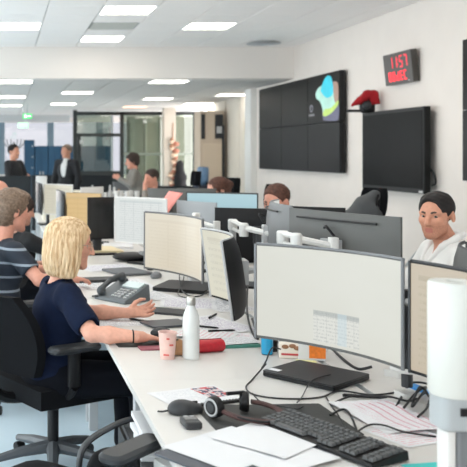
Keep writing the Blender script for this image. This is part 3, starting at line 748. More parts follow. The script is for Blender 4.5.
def monitor(label, Lp, Rp, z0, z1, sag, scr, back, stand='foot', foot_off=.10, tilt=0, name='monitor', bezm=None, cap=False, post=(0, .12), footx=0, postm=None):
    Lp, Rp = Vector(Lp+(0,)), Vector(Rp+(0,)); W = (Rp-Lp).length; c = (Lp+Rp)/2; u = (Rp-Lp)/W
    t = thing(name, label, 'monitor', (c.x, c.y, Z), math.atan2(u.y, u.x), 'desk monitors')
    h0, h1 = z0-Z, z1-Z; hm = (h0+h1)/2
    def arc(a, off): x = (a-.5)*W; return Vector((x, sag*(1-(2*a-1)**2)+off, 0))
    N = 14
    tl = lambda z: -(z-hm)*math.tan(tilt)
    # housing: curved shell, thicker in the middle of its back
    b = MB(); n2 = 8
    def fr(i, j): p = arc(i, .008); z = h0+(h1-h0)*j; return Vector((p.x, p.y+tl(z)*-1, z))
    def bk(i, j):
        p = arc(i, .018); z = h0+(h1-h0)*j; bulge = .022*max(0, 1-(2*i-1)**4)*max(0, 1-(2*j-1)**4); return Vector((p.x, p.y+bulge+tl(z)*-1, z))
    vs = [fr(i/N, j/n2) for j in range(n2+1) for i in range(N+1)]; o = len(vs); vs += [bk(i/N, j/n2) for j in range(n2+1) for i in range(N+1)]
    ix = lambda i, j: j*(N+1)+i; fs = []
    for j in range(n2):
        for i in range(N): fs.append((ix(i, j), ix(i+1, j), ix(i+1, j+1), ix(i, j+1))); fs.append((o+ix(i+1, j), o+ix(i, j), o+ix(i, j+1), o+ix(i+1, j+1)))
    for i in range(N): fs.append((ix(i+1, 0), ix(i, 0), o+ix(i, 0), o+ix(i+1, 0))); fs.append((ix(i, n2), ix(i+1, n2), o+ix(i+1, n2), o+ix(i, n2)))
    for j in range(n2): fs.append((ix(0, j), ix(0, j+1), o+ix(0, j+1), o+ix(0, j))); fs.append((ix(N, j+1), ix(N, j), o+ix(N, j), o+ix(N, j+1)))
    b.add(vs, fs); b.build('housing', back, t, 50)
    bz = .005
    g = MB(); g.grid(lambda a, v: Vector((lambda p, z: (p.x, p.y-tl(z), z))(arc(bz/W+a*(1-2*bz/W), .0065), h0+.010+(h1-h0-.016)*v)), N, 4)
    g.build('screen', scr, t, 80)
    if bezm is not None:
        for e in (0, 1):
            p = arc(e, .007); MB().tube([(p.x, p.y-tl(h0), h0), (p.x, p.y-tl(h1), h1)], .0055, 6).build('side_bezel', bezm, t)
        MB().tube([arc(k/N, .012)+Vector((0, -tl(h1), h1)) for k in range(N+1)], .0055, 6).build('top_rim', bezm, t)
    # vents on the back
    if cap:
        MB().tube([arc(.14+k*.072, .0405)+Vector((0, 0, h1-.034)) for k in range(11)], .005, 5).build('vent_slot', M_blk, t)
        MB().box((arc(.16, 0).x, arc(.16, .038).y, h0+.07), (.03, .012, .06)).build('port', M_blk, t, smooth=0)
        MB().tube(bez([arc(.46, .055)+Vector((0, 0, hm+.07)), arc(.50, .075)+Vector((0, 0, hm+.11)), arc(.56, .05)+Vector((0, 0, hm+.10))]), .006, 6).build('cable', M_blk, t)
    ym = sag+.045
    if stand == 'foot':
        MB().rbox((footx, ym+foot_off, .008), (.28, .22, .015), .02, 3, e=.003).build('foot', M_blk, t, smooth=0)
        MB().rbox((footx*.5, ym+.03+foot_off*.5, (hm+.02)/2), (.07, .035, hm+.02), .012, 3).build('neck', M_blk2, t)
        MB().box((0, ym-.002, hm), (.11, .03, .11)).build('mount', M_blk2, t, smooth=0, bevel=.004)
    elif stand == 'arm':
        MB().box((0, ym, hm), (.11, .03, .11)).build('mount', M_lgry, t, smooth=0, bevel=.004)
        px_, py_ = post
        MB().tube([(0, ym+.01, hm), (px_*.5, ym*.5+py_*.5+.02, hm+.02), (px_, py_, hm)], .016, 8).build('swing_arm', M_lgry, t)
        MB().tube([(px_, py_, hm+.04), (px_, py_, .04)], .018, 10).build('post', postm or M_wht, t)
        MB().tube([(px_+.045*math.cos(2*PI*k/16), py_+.045*math.sin(2*PI*k/16), .10) for k in range(17)], .009, 6).build('cable_ring', M_wht, t)
        MB().rbox((px_, py_, .012), (.07, .06, .024), .01, 2).build('clamp', M_wht, t, smooth=0)
    elif stand == 'held':
        MB().box((0, ym, hm), (.11, .03, .11)).build('mount', M_lgry, t, smooth=0, bevel=.004)
    return t
S_B = uvmat('screen_table_large', .35, sheet_table((226, 226, 216), (160, 164, 162), (228, 228, 222), (150, 156, 154), (.36, .68, .03, .36), 9, 5, tint=(214, 212, 198), band=.5), .70)
S_A = uvmat('screen_beige_page', .35, sheet_table((232, 220, 196), (214, 202, 178), (228, 216, 192), (218, 206, 184), (.04, .9, .05, .9), 14, 3, tint=(208, 206, 194)), .70)
S_W = uvmat('screen_white_page', .35, sheet_table((222, 226, 222), (160, 170, 172), (226, 228, 226), (190, 200, 200), (.08, .92, .05, .95), 18, 5), .70)
S_O = uvmat('screen_orange_page', .35, sheet_table((238, 206, 152), (220, 186, 130), (238, 206, 150), (222, 196, 150), (.0, .9, .1, .9), 6, 3), .70)
S_K = uvmat('screen_cream_page', .35, sheet_table((226, 222, 202), (196, 192, 176), (226, 222, 204), (206, 200, 180), (.05, .9, .1, .9), 8, 3), .70)
S_Bl = uvmat('screen_pale_blue', .35, sheet_table((176, 212, 222), (150, 190, 206), (184, 220, 228), (150, 190, 206), None), .70)
S_G = uvmat('screen_tan_page', .35, sheet_table((200, 184, 160), (176, 160, 136), (200, 186, 160), (180, 166, 140), (.05, .95, .05, .9), 12, 3), .70)
M_back = mat('monitor_back_black', (22, 22, 24), .5, spec=.25); M_backg = mat('monitor_back_grey', (82, 82, 80), .55); M_backl = mat('monitor_back_silver', (140, 143, 146), .5)
monitor('large curved white-screen monitor at front centre showing a table of figures', (.92, 3.13), (1.232, 2.655), .885, 1.225, .058, S_B, M_backg, 'arm', bezm=M_gry, post=(-.04, .49))
monitor('tan-screened monitor right of the big white one, behind the white cylinder', (1.240, 2.632), (1.285, 2.05), .885, 1.225, .04, S_G, M_back, 'arm', bezm=M_blk2, post=(-.55, .145), postm=M_blk2)
monitor('curved beige-screen monitor above the white bottle', (.832, 5.02), (1.03, 4.43), .885, 1.215, .06, S_A, M_backg, 'arm', bezm=M_gry, post=(0, .33))
monitor('monitor turned edge-on with its dark back to the viewer, right of the beige screen', (1.005, 4.25), (.945, 3.63), .85, 1.185, .085, S_K, M_back, 'arm', bezm=M_lgry, tilt=R(-8), post=(0, .28))
monitor('white-screen monitor behind the beige one, under the pink sheet', (.865, 6.55), (1.19, 6.2), .885, 1.225, .02, S_W, M_wht, 'foot', .06, bezm=M_wht)
monitor('switched-off black monitor beside the blonde woman\'s face', (.708, 6.96), (.945, 7.02), .86, 1.20, .01, M_scr_off, M_back, 'foot', .06)
monitor('orange-screen monitor behind the blonde woman\'s head', (.605, 8.0), (.90, 7.75), .86, 1.195, .02, S_O, mat('tan_back', (186, 160, 120), .5), 'foot', .06)
monitor('cream-screen monitor behind the orange one', (.50, 9.9), (.80, 9.6), .86, 1.205, .01, S_K, M_wht, 'foot', .06, bezm=M_wht)
monitor('narrow black monitor edge-on, left of the orange screen', (.53, 8.3), (.562, 7.72), .86, 1.21, .01, M_scr_off, M_back, 'foot', .06)
monitor('narrow black monitor edge-on, left of the cream screen', (.42, 10.3), (.458, 9.75), .86, 1.215, .01, M_scr_off, M_back, 'foot', .06)
monitor('wide grey monitor back in front of the man in white', (1.588, 3.40), (1.352, 4.0), .965, 1.302, .02, S_W, M_backg, 'held', cap=True)
monitor('lighter grey monitor wing left of the wide grey monitor back', (1.37, 4.02), (1.50, 4.62), .965, 1.31, .06, S_W, mat('monitor_back_mid', (112, 113, 114), .5), 'held', cap=True)
monitor('curved dark grey monitor at the right edge beside the man in white', (1.69, 2.55), (1.73, 3.2), .88, 1.225, .12, S_W, M_backg, 'arm', bezm=M_blk2)
monitor('pale blue lit screen in front of the dark-haired woman', (1.40, 6.50), (1.86, 6.25), .93, 1.262, .015, S_Bl, M_backg, 'foot', .06, bezm=M_blk2)
monitor('long black monitor back in front of the pale blue screen', (1.93, 5.35), (1.38, 5.55), .88, 1.208, .01, S_W, M_back, 'foot', .06)
monitor('silver-grey monitor back left of the long black one', (1.50, 5.95), (1.30, 6.3), .88, 1.215, .01, S_W, M_backl, 'foot', .06)
monitor('black monitor top right of the half-hidden forehead', (1.90, 4.75), (1.62, 4.95), .92, 1.255, .01, S_W, M_back, 'foot', .06)
monitor('grey monitor back under the far man resting his forehead', (1.85, 8.4), (1.5, 8.7), .88, 1.21, .01, S_W, M_backg, 'foot', .06)
monitor('grey monitor back right of the pink sheet', (2.04, 8.15), (1.70, 8.3), .88, 1.225, .01, S_W, M_backg, 'foot', .06)
monitor('white-framed monitor back in the far left row', (1.10, 9.3), (.84, 9.1), .88, 1.20, .01, S_W, M_wht, 'foot', .06)
# ---- light grey articulated arms between the rows
def arm_set(label, base, elbow, tip, z, zt):
    t = thing('monitor_bracket', label, 'bracket', (base[0], base[1], Z), 0, 'light grey monitor arms')
    bx = Vector((base[0], base[1], Z)); L = lambda p, zz: Vector((p[0], p[1], zz))-bx
    MB().rbox((0, 0, .015), (.09, .09, .03), .01, 2).build('clamp', M_lgry, t, smooth=0)
    MB().tube([(0, 0, .02), (0, 0, z-Z+.03)], .019, 12).build('post', M_lgry, t)
    MB().lathe([(0, -.028), (.024, -.028), (.026, -.018), (.026, .024), (.020, .030), (0, .030)], L(base, z), 14).build('collar', M_wht, t)
    e = L(elbow, z); b0 = L(base, z)
    MB().tube([b0+Vector((0, 0, .018)), e+Vector((0, 0, .018))], .013, 8).tube([b0-Vector((0, 0, .022)), e-Vector((0, 0, .022))], .009, 8).build('lower_arm', M_wht, t)
    MB().lathe([(0, -.034), (.022, -.034), (.024, -.024), (.024, .026), (.018, .034), (0, .034)], e, 14).build('elbow_joint', M_wht, t)
    tp = L(tip, zt); MB().tube([e+Vector((0, 0, .01)), tp], [.016, .013], 8).build('upper_arm', M_wht, t)
    MB().rbox(tp, (.035, .045, .07), .008, 2).build('head_joint', M_wht, t, smooth=0)
    MB().ball(tp-Vector((0, 0, .055)), .022, 10, 8).build('tilt_knob', M_blk, t)
    return t
arm_set('light grey monitor arm reaching along the back of the wide grey monitor', (1.235, 3.78), (1.24, 3.62), (1.395, 3.62), 1.185, 1.165)
arm_set('light grey monitor arm between the edge-on monitor and the grey monitor wing', (1.27, 4.72), (1.24, 4.40), (1.36, 4.25), 1.165, 1.15)
arm_set('light grey monitor arm behind the top corner of the beige screen', (1.27, 5.6), (1.16, 5.2), (1.24, 4.95), 1.14, 1.13)
# ================================================================= chairs
M_mesh = mat('chair_back_mesh', (46, 48, 52), .8, noise=.1, scale=400)
def slab(fn, nu, nv, name, m, parent, loc=None):
    """closed slab: fn(u, v, side) with side 0 front, 1 back"""
    vs = []; fs = []
    for sd in (0, 1):
        for j in range(nv+1):
            for i in range(nu+1): vs.append(fn(i/nu, j/nv, sd))
    N = (nu+1)*(nv+1); ix = lambda i, j: j*(nu+1)+i
    for j in range(nv):
        for i in range(nu): fs.append((ix(i, j), ix(i+1, j), ix(i+1, j+1), ix(i, j+1))); fs.append((N+ix(i, j), N+ix(i, j+1), N+ix(i+1, j+1), N+ix(i+1, j)))
    for i in range(nu): fs.append((ix(i+1, 0), ix(i, 0), N+ix(i, 0), N+ix(i+1, 0))); fs.append((ix(i, nv), ix(i+1, nv), N+ix(i+1, nv), N+ix(i, nv)))
    for j in range(nv): fs.append((ix(0, j), ix(0, j+1), N+ix(0, j+1), N+ix(0, j))); fs.append((ix(nu, j+1), ix(nu, j), N+ix(nu, j), N+ix(nu, j+1)))
    return MB().add(vs, fs).build(name, m, parent, 50, loc=loc)
def office_chair(label, loc, rz, headrest=False, seat=.47, backtop=.98, arm=.66, sides=(1, -1), armx=.02, bw=.23):
    t = thing('office_chair', label, 'chair', loc, rz, 'black office chairs')
    def cush(u, v, sd):
        x = -.23+.48*u; y = (v-.5)*.50; e = (1-(2*u-1)**6)*(1-(2*v-1)**6)
        return (x, y, seat+(.0 if sd == 0 else -.085)+(.025*e if sd == 0 else -.01*e)-(.03*max(0, (u-.8)/.2)**2 if sd == 0 else 0))
    slab(cush, 12, 10, 'seat', M_fab, t)
    def back(u, v, sd):
        wd = bw*(1-.18*abs(2*v-.9)**2.4); y = (u-.5)*2*wd; cur = .055*(2*u-1)**2
        z = seat+.06+(backtop-seat-.06)*v; x = -.26-.10*v+.04*math.sin(PI*v)+cur
        return (x-(0 if sd == 0 else .045), y, z)
    slab(back, 12, 12, 'backrest', M_fab, t)
    MB().tube(bez([(-.10, 0, seat-.09), (-.30, 0, seat-.06), (-.37, 0, seat+.10), (-.375, 0, seat+.30)]), .028, 8).build('back_strut', M_blk, t)
    if headrest:
        def hd(u, v, sd):
            wd = .125*(1-.25*abs(2*v-1)**3); return (-.34-.02*v+.05*(2*u-1)**2-(0 if sd == 0 else .06), (u-.5)*2*wd, backtop+.04+.21*v)
        slab(hd, 8, 8, 'headrest', M_fab, t)
        MB().rbox((-.395, 0, backtop+.06), (.025, .06, .26), .006, 2).build('headrest_bar', M_blk, t, smooth=0)
    for sd in sides:
        a = MB().rbox((armx, sd*.30, arm), (.27, .085, .032), .035, 5, e=.01).build('armrest', M_blk2, t, 40)
        MB().tube([(0, 0, -.01), (0, 0, -(arm-seat)+.02)], .022, 10, flat=1.5).build('armrest_post', M_blk, a, loc=(armx, sd*.295, arm))
        MB().tube(bez([(0, 0, 0), (0, -sd*.06, -.055), (0, -sd*.20, -.06)]), .02, 8).build('armrest_bracket', M_blk, a, loc=(armx, sd*.295, seat+.015))
    MB().lathe([(0, .09), (.045, .09), (.045, .12), (.028, .13), (.028, .30), (.05, .32), (.09, seat-.10), (.10, seat-.085), (0, seat-.085)], n=16).build('column', M_blk, t)
    for k in range(5):
        a = 2*PI*k/5+.35; d = Vector((math.cos(a), math.sin(a), 0))
        l = MB().tube([d*.02+Vector((0, 0, .12)), d*.16+Vector((0, 0, .105)), d*.31+Vector((0, 0, .075))], [.034, .026, .018], 8).build('base_leg', mat('base_grey', (84, 88, 92), .45), t)
        MB().lathe([(0, -.022), (.026, -.022), (.028, -.015), (.028, .015), (.026, .022), (0, .022)], d*.30+Vector((0, 0, .03)), 12, axis=(Matrix.Rotation(a+PI/2, 3, 'Z') @ Euler((0, PI/2, 0)).to_matrix())).build('caster', M_blk, l)
    return t
office_chair('black office chair under the blonde woman', (.26, 4.24, 0), R(30), arm=.665, armx=-.08, bw=.25, backtop=.90)
office_chair('black office chair under the man in the striped shirt', (.06, 5.42, 0), R(20))
office_chair('empty black office chair at the bottom left, armrest near the desk corner', (.16, 2.75, 0), R(47), arm=.675, backtop=.64, sides=(-1,))
office_chair('high-backed grey chair with headrest below the television', (2.42, 6.3, 0), R(190), True, backtop=1.05)
office_chair('black high-backed chair behind the half-hidden forehead', (2.02, 7.35, 0), R(190), True, backtop=1.04)
office_chair('black chair headrest just right of the dark-haired woman', (2.10, 9.0, 0), R(190), True, backtop=1.05)
office_chair('black office chair behind the far man resting his forehead', (2.52, 12.6, 0), R(185), True, backtop=1.05)
# ================================================================= people
M_navy = mat('navy_knit', (17, 27, 50), .9, noise=.10, scale=30, bump=.15, spec=.15)
M_trou = mat('dark_trousers', (13, 15, 22), .9, noise=.1, scale=30, spec=.15)
M_shoe = mat('black_shoe', (28, 26, 26), .4)
M_white = mat('white_shirt', (226, 225, 223), .75, noise=.02, scale=20, bump=.05)
M_blond = mat('blonde_hair', (182, 144, 102), .6, scale=14, stretch=(6, 6, .25), col2=(230, 204, 166))
M_brownh = mat('brown_hair', (92, 74, 60), .6, scale=70, col2=(134, 112, 94))
M_darkh = mat('dark_brown_hair', (36, 26, 22), .75, scale=90, col2=(62, 46, 38))
M_blackh = mat('short_black_hair', (20, 17, 17), .85, scale=120, col2=(34, 28, 27))
M_auburn = mat('auburn_hair', (62, 36, 28), .75, scale=60, col2=(96, 60, 46))
M_blackc = mat('black_cloth', (20, 21, 24), .9, noise=.1, scale=30)
M_greyc = mat('grey_cloth', (132, 128, 122), .85, noise=.06, scale=30)
M_suit = mat('dark_suit_cloth', (30, 31, 35), .8, noise=.1, scale=30)
def stripes(name, base, line, per, duty):
    m = mat(name, base, .85); nt = m.node_tree; b = nt.nodes['Principled BSDF']
    tc = nt.nodes.new('ShaderNodeTexCoord'); sp = nt.nodes.new('ShaderNodeSeparateXYZ'); nt.links.new(tc.outputs['Object'], sp.inputs[0])
    def mm(op, a, v):
        n = nt.nodes.new('ShaderNodeMath'); n.operation = op; nt.links.new(a, n.inputs[0]); n.inputs[1].default_value = v; return n.outputs[0]
    f = mm('LESS_THAN', mm('FRACT', mm('MULTIPLY', sp.outputs[2], 1/per), 0), duty)
    x = nt.nodes.new('ShaderNodeMix'); x.data_type = 'RGBA'; nt.links.new(f, x.inputs[0]); x.inputs[6].default_value = rgb(*base); x.inputs[7].default_value = rgb(*line)
    nt.links.new(x.outputs[2], b.inputs['Base Color']); return m
M_strip = stripes('striped_jersey', (34, 42, 54), (140, 150, 160), .088, .16)
def person(name_label, group=None): return thing('person', name_label, 'person', (0, 0, 0), 0, group)
def face_class(stub):
    def outer(hc, M, hs):
        def fn(c):
            q = (c-hc)@M/hs; o = np.zeros(len(c), int)
            if stub:
                s = (q[:, 2] < -.040-.25*np.maximum(q[:, 0]-.06, 0)) & (q[:, 2] > -.125) & (q[:, 0] > .0) | ((q[:, 2] < -.005) & (q[:, 2] > -.06) & (q[:, 0] > .006) & (q[:, 0] < .030) & (np.abs(q[:, 1]) > .05))
                s |= (q[:, 2] < -.046) & (q[:, 2] > -.06) & (q[:, 0] > .08) & (np.abs(q[:, 1]) < .03)
                o[s] = 2
            o[(np.abs(q[:, 1]) < .018) & (q[:, 0] > .079) & (q[:, 2] < -.057) & (q[:, 2] > -.076)] = 1
            return o
        return fn
    return outer
# --- blonde woman in the foreground
t = person('blonde woman with glasses in a navy top, typing hand on the desk')
hc, M = seated((.235, 4.13, 0), R(10), t, .006, M_skin, (.105, -.01, 1.120), hyaw=R(-14), hpitch=R(8), hs=.98, lean=.055, female=True, top=M_navy, trousers=M_trou, shoes=M_shoe, sleeve=.74, w=.95, fold=.008,
    classify=face_class(False), seat=.47,
    arms={-1: ((.095, -.40, .770), (.265, -.500, .772), (1, .30, -.12), (0, 0, -1), 1, .35),
          1: ((.215, .13, .765), (.41, .045, .770), (1, .05, .05), (-.25, -.75, .65), -1, .75)})
b = Body(.006); T = lambda p: hc+M@np.array(p)
b.ell(T((-.020, 0, .032)), (.112, .096, .098), M, .02); b.ell(T((-.040, 0, -.055)), (.090, .108, .125), M, .04)
for y in (-1, 1): b.ell(T((-.002, y*.082, -.070)), (.056, .032, .110), M, .03)
b.plane(T((0, 0, -.158)), M@np.array((.12, 0, -1.)), .012)
b.ell(T((.130, 0, -.040)), (.100, .092, .118), M, .012, cut=True); b.cap(T((0, 0, -.3)), T((-.0, 0, -.12)), .056, .050, .01, cut=True)
link('hair', b.mesh('hair', M_blond, disp=strands(hc, M, .0034)), t, 80)
eyes(t, hc, M, .98); brows(t, hc, M, .98, mat('fair_eyebrow', (150, 118, 88), .7))
gl = MB()
for y in (-1, 1): gl.tube([tuple(T((.097+.002*math.cos(a), y*.031+.024*math.cos(a)*y, .004+.019*math.sin(a)))) for a in [2*PI*k/16 for k in range(17)]], .0018, 6)
gl.tube([tuple(T((.099, -.008, .008))), tuple(T((.099, .008, .008)))], .0018, 6)
for y in (-1, 1): gl.tube([tuple(T((.095, y*.055, .008))), tuple(T((.05, y*.078, .010))), tuple(T((-.01, y*.084, .006)))], .0018, 6)
gl.build('glasses', mat('glasses_frame', (170, 150, 130), .3, metal=.6), t)
wr = Vector((.250, -.492, .772)); MB().tube([tuple(wr+Vector((-.3*.0*0, 0, 0))+Vector((math.cos(a)*.006, math.cos(a)*.027, math.sin(a)*.027))) for a in [2*PI*k/16 for k in range(17)]], .0035, 6).build('bracelet', M_blk, t)
# --- man in the striped shirt
t = person('man with brown hair in a dark striped shirt at the left edge')
hc, M = seated((-.02, 5.40, 0), R(22), t, .008, M_skin3, (.105, 0, 1.185), hyaw=R(4), hpitch=R(6), hs=1.05, top=M_strip, trousers=M_trou, shoes=M_shoe, sleeve=.56, lean=.05, w=1.0, seat=.48,
    arms={-1: ((.14, -.33, .80), (.36, -.30, .79), (1, .1, -.05), (0, 0, -1), 1, .5), 1: ((.20, .25, .79), (.45, .14, .79), (1, -.1, -.05), (0, 0, -1), -1, .5)})
b = Body(.008); T = lambda p: hc+M@(np.array(p)*1.05)
b.ell(T((-.020, 0, .045)), np.array((.112, .093, .098))*1.05, M, .02); b.ell(T((-.055, 0, -.015)), np.array((.068, .080, .075))*1.05, M, .03); b.ell(T((.05, 0, .095)), np.array((.055, .07, .04))*1.05, M, .03)
b.plane(T((-.0, 0, -.075)), M@np.array((.7, 0, -1.)), .01); b.plane(T((.072, 0, .05)), M@np.array((1, 0, -.7)), .01)
for y in (-1, 1): b.ell(T((.012, y*.098, -.015)), (.032, .032, .045), M, .008, cut=True)
link('hair', b.mesh('hair', M_brownh, disp=lambda v: wob(v, .008, 110, 9)), t, 80)
eyes(t, hc, M, 1.05); brows(t, hc, M, 1.05, M_brow)
# --- dark haired woman behind him
t = person('dark-haired woman in black behind the man in the striped shirt')
hc, M = seated((.09, 6.75, 0), R(28), t, .010, M_skin, (.09, 0, 1.115), hyaw=R(-8), hpitch=R(14), top=M_blackc, trousers=M_trou, shoes=M_shoe, sleeve=1.5, female=True, seat=.47,
    arms={-1: ((.22, -.26, .80), (.40, -.12, .87), (.8, .1, .5), (0, .6, .6), 1, .7)})
b = Body(.010); T = lambda p: hc+M@np.array(p)
b.ell(T((-.020, 0, .035)), (.112, .092, .095), M, .02); b.ell(T((-.05, 0, -.07)), (.07, .09, .12), M, .03); b.ell(T((.125, 0, -.035)), (.075, .074, .105), M, .01, cut=True)
link('hair', b.mesh('hair', M_darkh, disp=strands(hc, M, .003)), t, 80); eyes(t, hc, M, 1.0)
# --- bald head at the left edge
t = person('bald man cut by the left edge, behind the man in the striped shirt')
hc, M = seated((-.10, 7.6, 0), R(10), t, .011, M_skin3, (.09, 0, 1.20), hyaw=R(0), top=M_greyc, trousers=M_trou, shoes=M_shoe, sleeve=1.5, fine=True)
eyes(t, hc, M, 1.0); brows(t, hc, M, 1, M_brow)
# --- man in white on the right
t = person('dark-haired man in a white collared shirt facing left at right')
hs = .97
hc, M = seated((2.295, 4.36, 0), R(178), t, .0055, M_skin2, (.095, 0, 1.240), hyaw=R(42), hpitch=R(4), hs=hs, top=M_white, trousers=M_trou, shoes=M_shoe, sleeve=1.75, lean=.035, w=1.0, seat=.46, shd=.20, vneck=True,
    classify=face_class(True), arms={1: ((.14, .27, .80), (.36, .12, .77), (1, -.2, -.05), (0, 0, -1), -1, .5), -1: ((.14, -.27, .80), (.36, -.14, .77), (1, .2, -.05), (0, 0, -1), 1, .5)})
b = Body(.0055); T = lambda p: hc+M@(np.array(p)*hs)
b.ell(T((-.014, 0, .038)), (.102, .0795, .086), M, .0); b.ell(T((.02, 0, .085)), (.058, .056, .032), M, .02)
b.plane(T((-.02, 0, -.052)), M@np.array((.30, 0, -1.)), .006)
for y in (-1, 1):
    b.cap(T((.004, y*.092, -.012)), T((-.02, y*.096, -.012)), .026, .030, .006, cut=True)
    b.cap(T((.062, y*.085, -.03)), T((.060, y*.085, .004)), .030, .030, .006, cut=True)
b.ell(T((.116, 0, .024)), (.062, .082, .074), M, .006, cut=True)
link('hair', b.mesh('hair', M_blackh, disp=lambda v: wob(v, .002, 160, 5)), t, 60)
eyes(t, hc, M, hs, (1, .25, -.1)); brows(t, hc, M, hs, M_brow)
T = lambda p: hc+M@(np.array(p)*hs)
cx = .035
for y in (-1, 1):
    b = Body(.006); b.path([(cx-.06, y*.035, hc[2]-.095), (cx-.01, y*.070, hc[2]-.105), (cx+.060, y*.066, hc[2]-.150), (cx+.115, y*.034, hc[2]-.23)], [.016, .018, .017, .010], .006)
    link('collar', b.mesh('collar', M_white), t, 80)
MB().box((cx+.124, 0, hc[2]-.275), (.010, .010, .02)).build('zip_pull', M_blk, t, smooth=0)
MB().tube([(cx+.120, 0, hc[2]-.265), (cx+.128, 0, hc[2]-.33), (cx+.122, 0, hc[2]-.42)], .003, 5).build('zip', M_lgry, t)
# --- right row, farther back
t = person('man with short brown hair, face hidden behind the grey monitors')
hc, M = seated((2.10, 6.42, 0), R(205), t, .009, M_skin3, (.06, 0, 1.195), hyaw=R(10), hpitch=R(14), hs=1.04, top=M_blackc, trousers=M_trou, shoes=M_shoe, sleeve=1.8)
short_hair(t, hc, M, 1.04, M_auburn, .009, top=.010, front=.060); eyes(t, hc, M, 1.04); brows(t, hc, M, 1.04, M_brow)
t = person('dark-haired woman with tied-back hair behind the pale blue screen')
hc, M = seated((2.13, 8.25, 0), R(188), t, .010, M_skin, (.06, 0, 1.205), hyaw=R(6), hpitch=R(10), top=M_blackc, trousers=M_trou, shoes=M_shoe, sleeve=1.8, female=True)
b = Body(.010); T = lambda p: hc+M@np.array(p)
b.ell(T((-.024, 0, .036)), (.108, .090, .094), M, .02); b.ell(T((-.125, 0, .03)), (.048, .045, .045), M, .03); b.ell(T((-.07, 0, -.03)), (.06, .07, .07), M, .03); b.ell(T((.115, 0, -.045)), (.078, .08, .10), M, .01, cut=True)
link('hair', b.mesh('hair', M_auburn, disp=strands(hc, M, .002)), t, 80); eyes(t, hc, M, 1); brows(t, hc, M, 1, M_brow)
t = person('far man resting his forehead on his hand beside the pink sheet')
hc, M = seated((2.22, 12.3, 0), R(195), t, .011, M_skin3, (.07, 0, 1.20), hyaw=R(8), hpitch=R(12), top=M_greyc, trousers=M_trou, shoes=M_shoe, sleeve=1.6, hs=1.05,
    arms={1: ((.26, .20, .86), (.20, .06, 1.12), (-.3, -.4, 1), (-1, 0, .1), -1, .4)})
short_hair(t, hc, M, 1.05, M_darkh, .010, top=.012); eyes(t, hc, M, 1.05); brows(t, hc, M, 1.05, M_brow)
t = person('man with curly brown hair in a grey shirt facing the far glass')
hc, M = standing((2.32, 14.4, 0), R(176), t, 1.53, M_skin3, M_greyc, None, M_trou, lean=.12, hpitch=R(10), vox=.013, arms={1: ((.16, .28, 1.04), (.34, .16, 1.14)), -1: ((.16, -.28, 1.04), (.34, -.16, 1.14))})
b = Body(.011); T = lambda p: hc+M@np.array(p)
b.ell(T((-.022, 0, .048)), (.118, .098, .10), M, .02); b.ell(T((-.06, 0, -.02)), (.07, .085, .07), M, .03); b.plane(T((.065, 0, .05)), M@np.array((1, 0, -.6)), .01)
link('hair', b.mesh('hair', M_darkh, disp=lambda v: wob(v, .010, 90, 3)), t, 80)
t = person('man in a dark suit standing by the coat stand at far left')
standing((.235, 14.6, 0), R(-35), t, 1.70, M_skin2, M_suit, None, M_suit, hyaw=R(-5), vox=.013, hairm=M_blackh, arms={1: ((.08, .27, 1.1), (.24, .10, 1.15)), -1: ((.08, -.27, 1.1), (.24, -.10, 1.12))})
t = person('man in a dark suit and white shirt standing before the blue lockers')
standing((1.20, 15.6, 0), R(232), t, 1.71, M_skin2, M_suit, M_white, M_suit, hyaw=R(-10), vox=.013, hairm=M_brownh)
# ================================================================= things on the desks
M_paper = mat('white_paper', (222, 222, 224), .7)
M_pad = mat('dark_desk_pad', (58, 58, 57), .75, noise=.05, scale=60)
M_cab = mat('black_cable', (30, 30, 32), .5)
def flatbox(name, label, cat, cx, cy, w, l, a, z, h, m, r=.004, e=.001, group=None):
    t = MB().rbox((0, 0, h/2), (w, l, h), r, 3, e=min(e, h*.3)).build(name, m, None, 30, loc=(cx, cy, z)); t.rotation_euler = (0, 0, a)
    return tag(t, label, cat, group)
def paper(label, cx, cy, w, l, a, z=Z, m=None, curl=.0, cat='paper', name='paper_sheet', group=None, seed=0):
    r = random.Random(seed+int(cx*1e3)); p, q = r.random()*6, r.random()*6
    f = lambda u, v: ((u-.5)*w, (v-.5)*l, .0012+curl*(.5+.5*math.sin(u*5+p)*math.cos(v*4+q)))
    b = MB(); b.grid(f, 8, 8); b.grid(lambda u, v: (lambda t: (t[0], t[1], t[2]-.0009))(f(1-u, v)), 8, 8)
    o = b.build(name, m or M_paper, None, 60, loc=(cx, cy, z)); o.rotation_euler = (0, 0, a)
    return tag(o, label, cat, group)
def text_print(name, ink, rows=26, frac=.55, extra=None):
    def paint(g):
        c = g.col((222, 222, 224)); r = g.box(.08, .92, .06, .94)
        tx = g.m('MULTIPLY', g.m('MULTIPLY', r, g.lines(g.v, rows, .42)), g.noise(40, 9, .48))
        c = g.mix(g.m('MULTIPLY', tx, frac), c, g.col(ink))
        return extra(g, c) if extra else c
    return uvmat(name, .7, paint)
P_txt = text_print('printed_page', (96, 100, 116), 20, .7); P_purple = text_print('printed_page_violet', (140, 116, 160), 18, .75); P_pink = text_print('printed_page_pink', (214, 120, 140), 12, .6)
def red_lines(g, c):
    x = g.m('ADD', g.u, g.m('MULTIPLY', g.m('SINE', g.m('MULTIPLY', g.v, 6.0)), .05))
    l = g.m('MULTIPLY', g.lines(x, 7, .22), g.m('MULTIPLY', g.m('GREATER_THAN', g.u, .35), g.m('MULTIPLY', g.m('GREATER_THAN', g.v, .06), g.m('LESS_THAN', g.v, .92))))
    c = g.mix(g.m('MULTIPLY', l, .55), c, g.col((196, 66, 100)))
    f = g.m('MULTIPLY', g.lines(g.v, 22, .3), g.m('MULTIPLY', g.m('GREATER_THAN', g.u, .2), g.noise(30, 8, .45)))
    return g.mix(g.m('MULTIPLY', f, .4), c, g.col((214, 140, 160)))
P_red = text_print('red_lined_page', (200, 190, 200), 24, .3, red_lines)
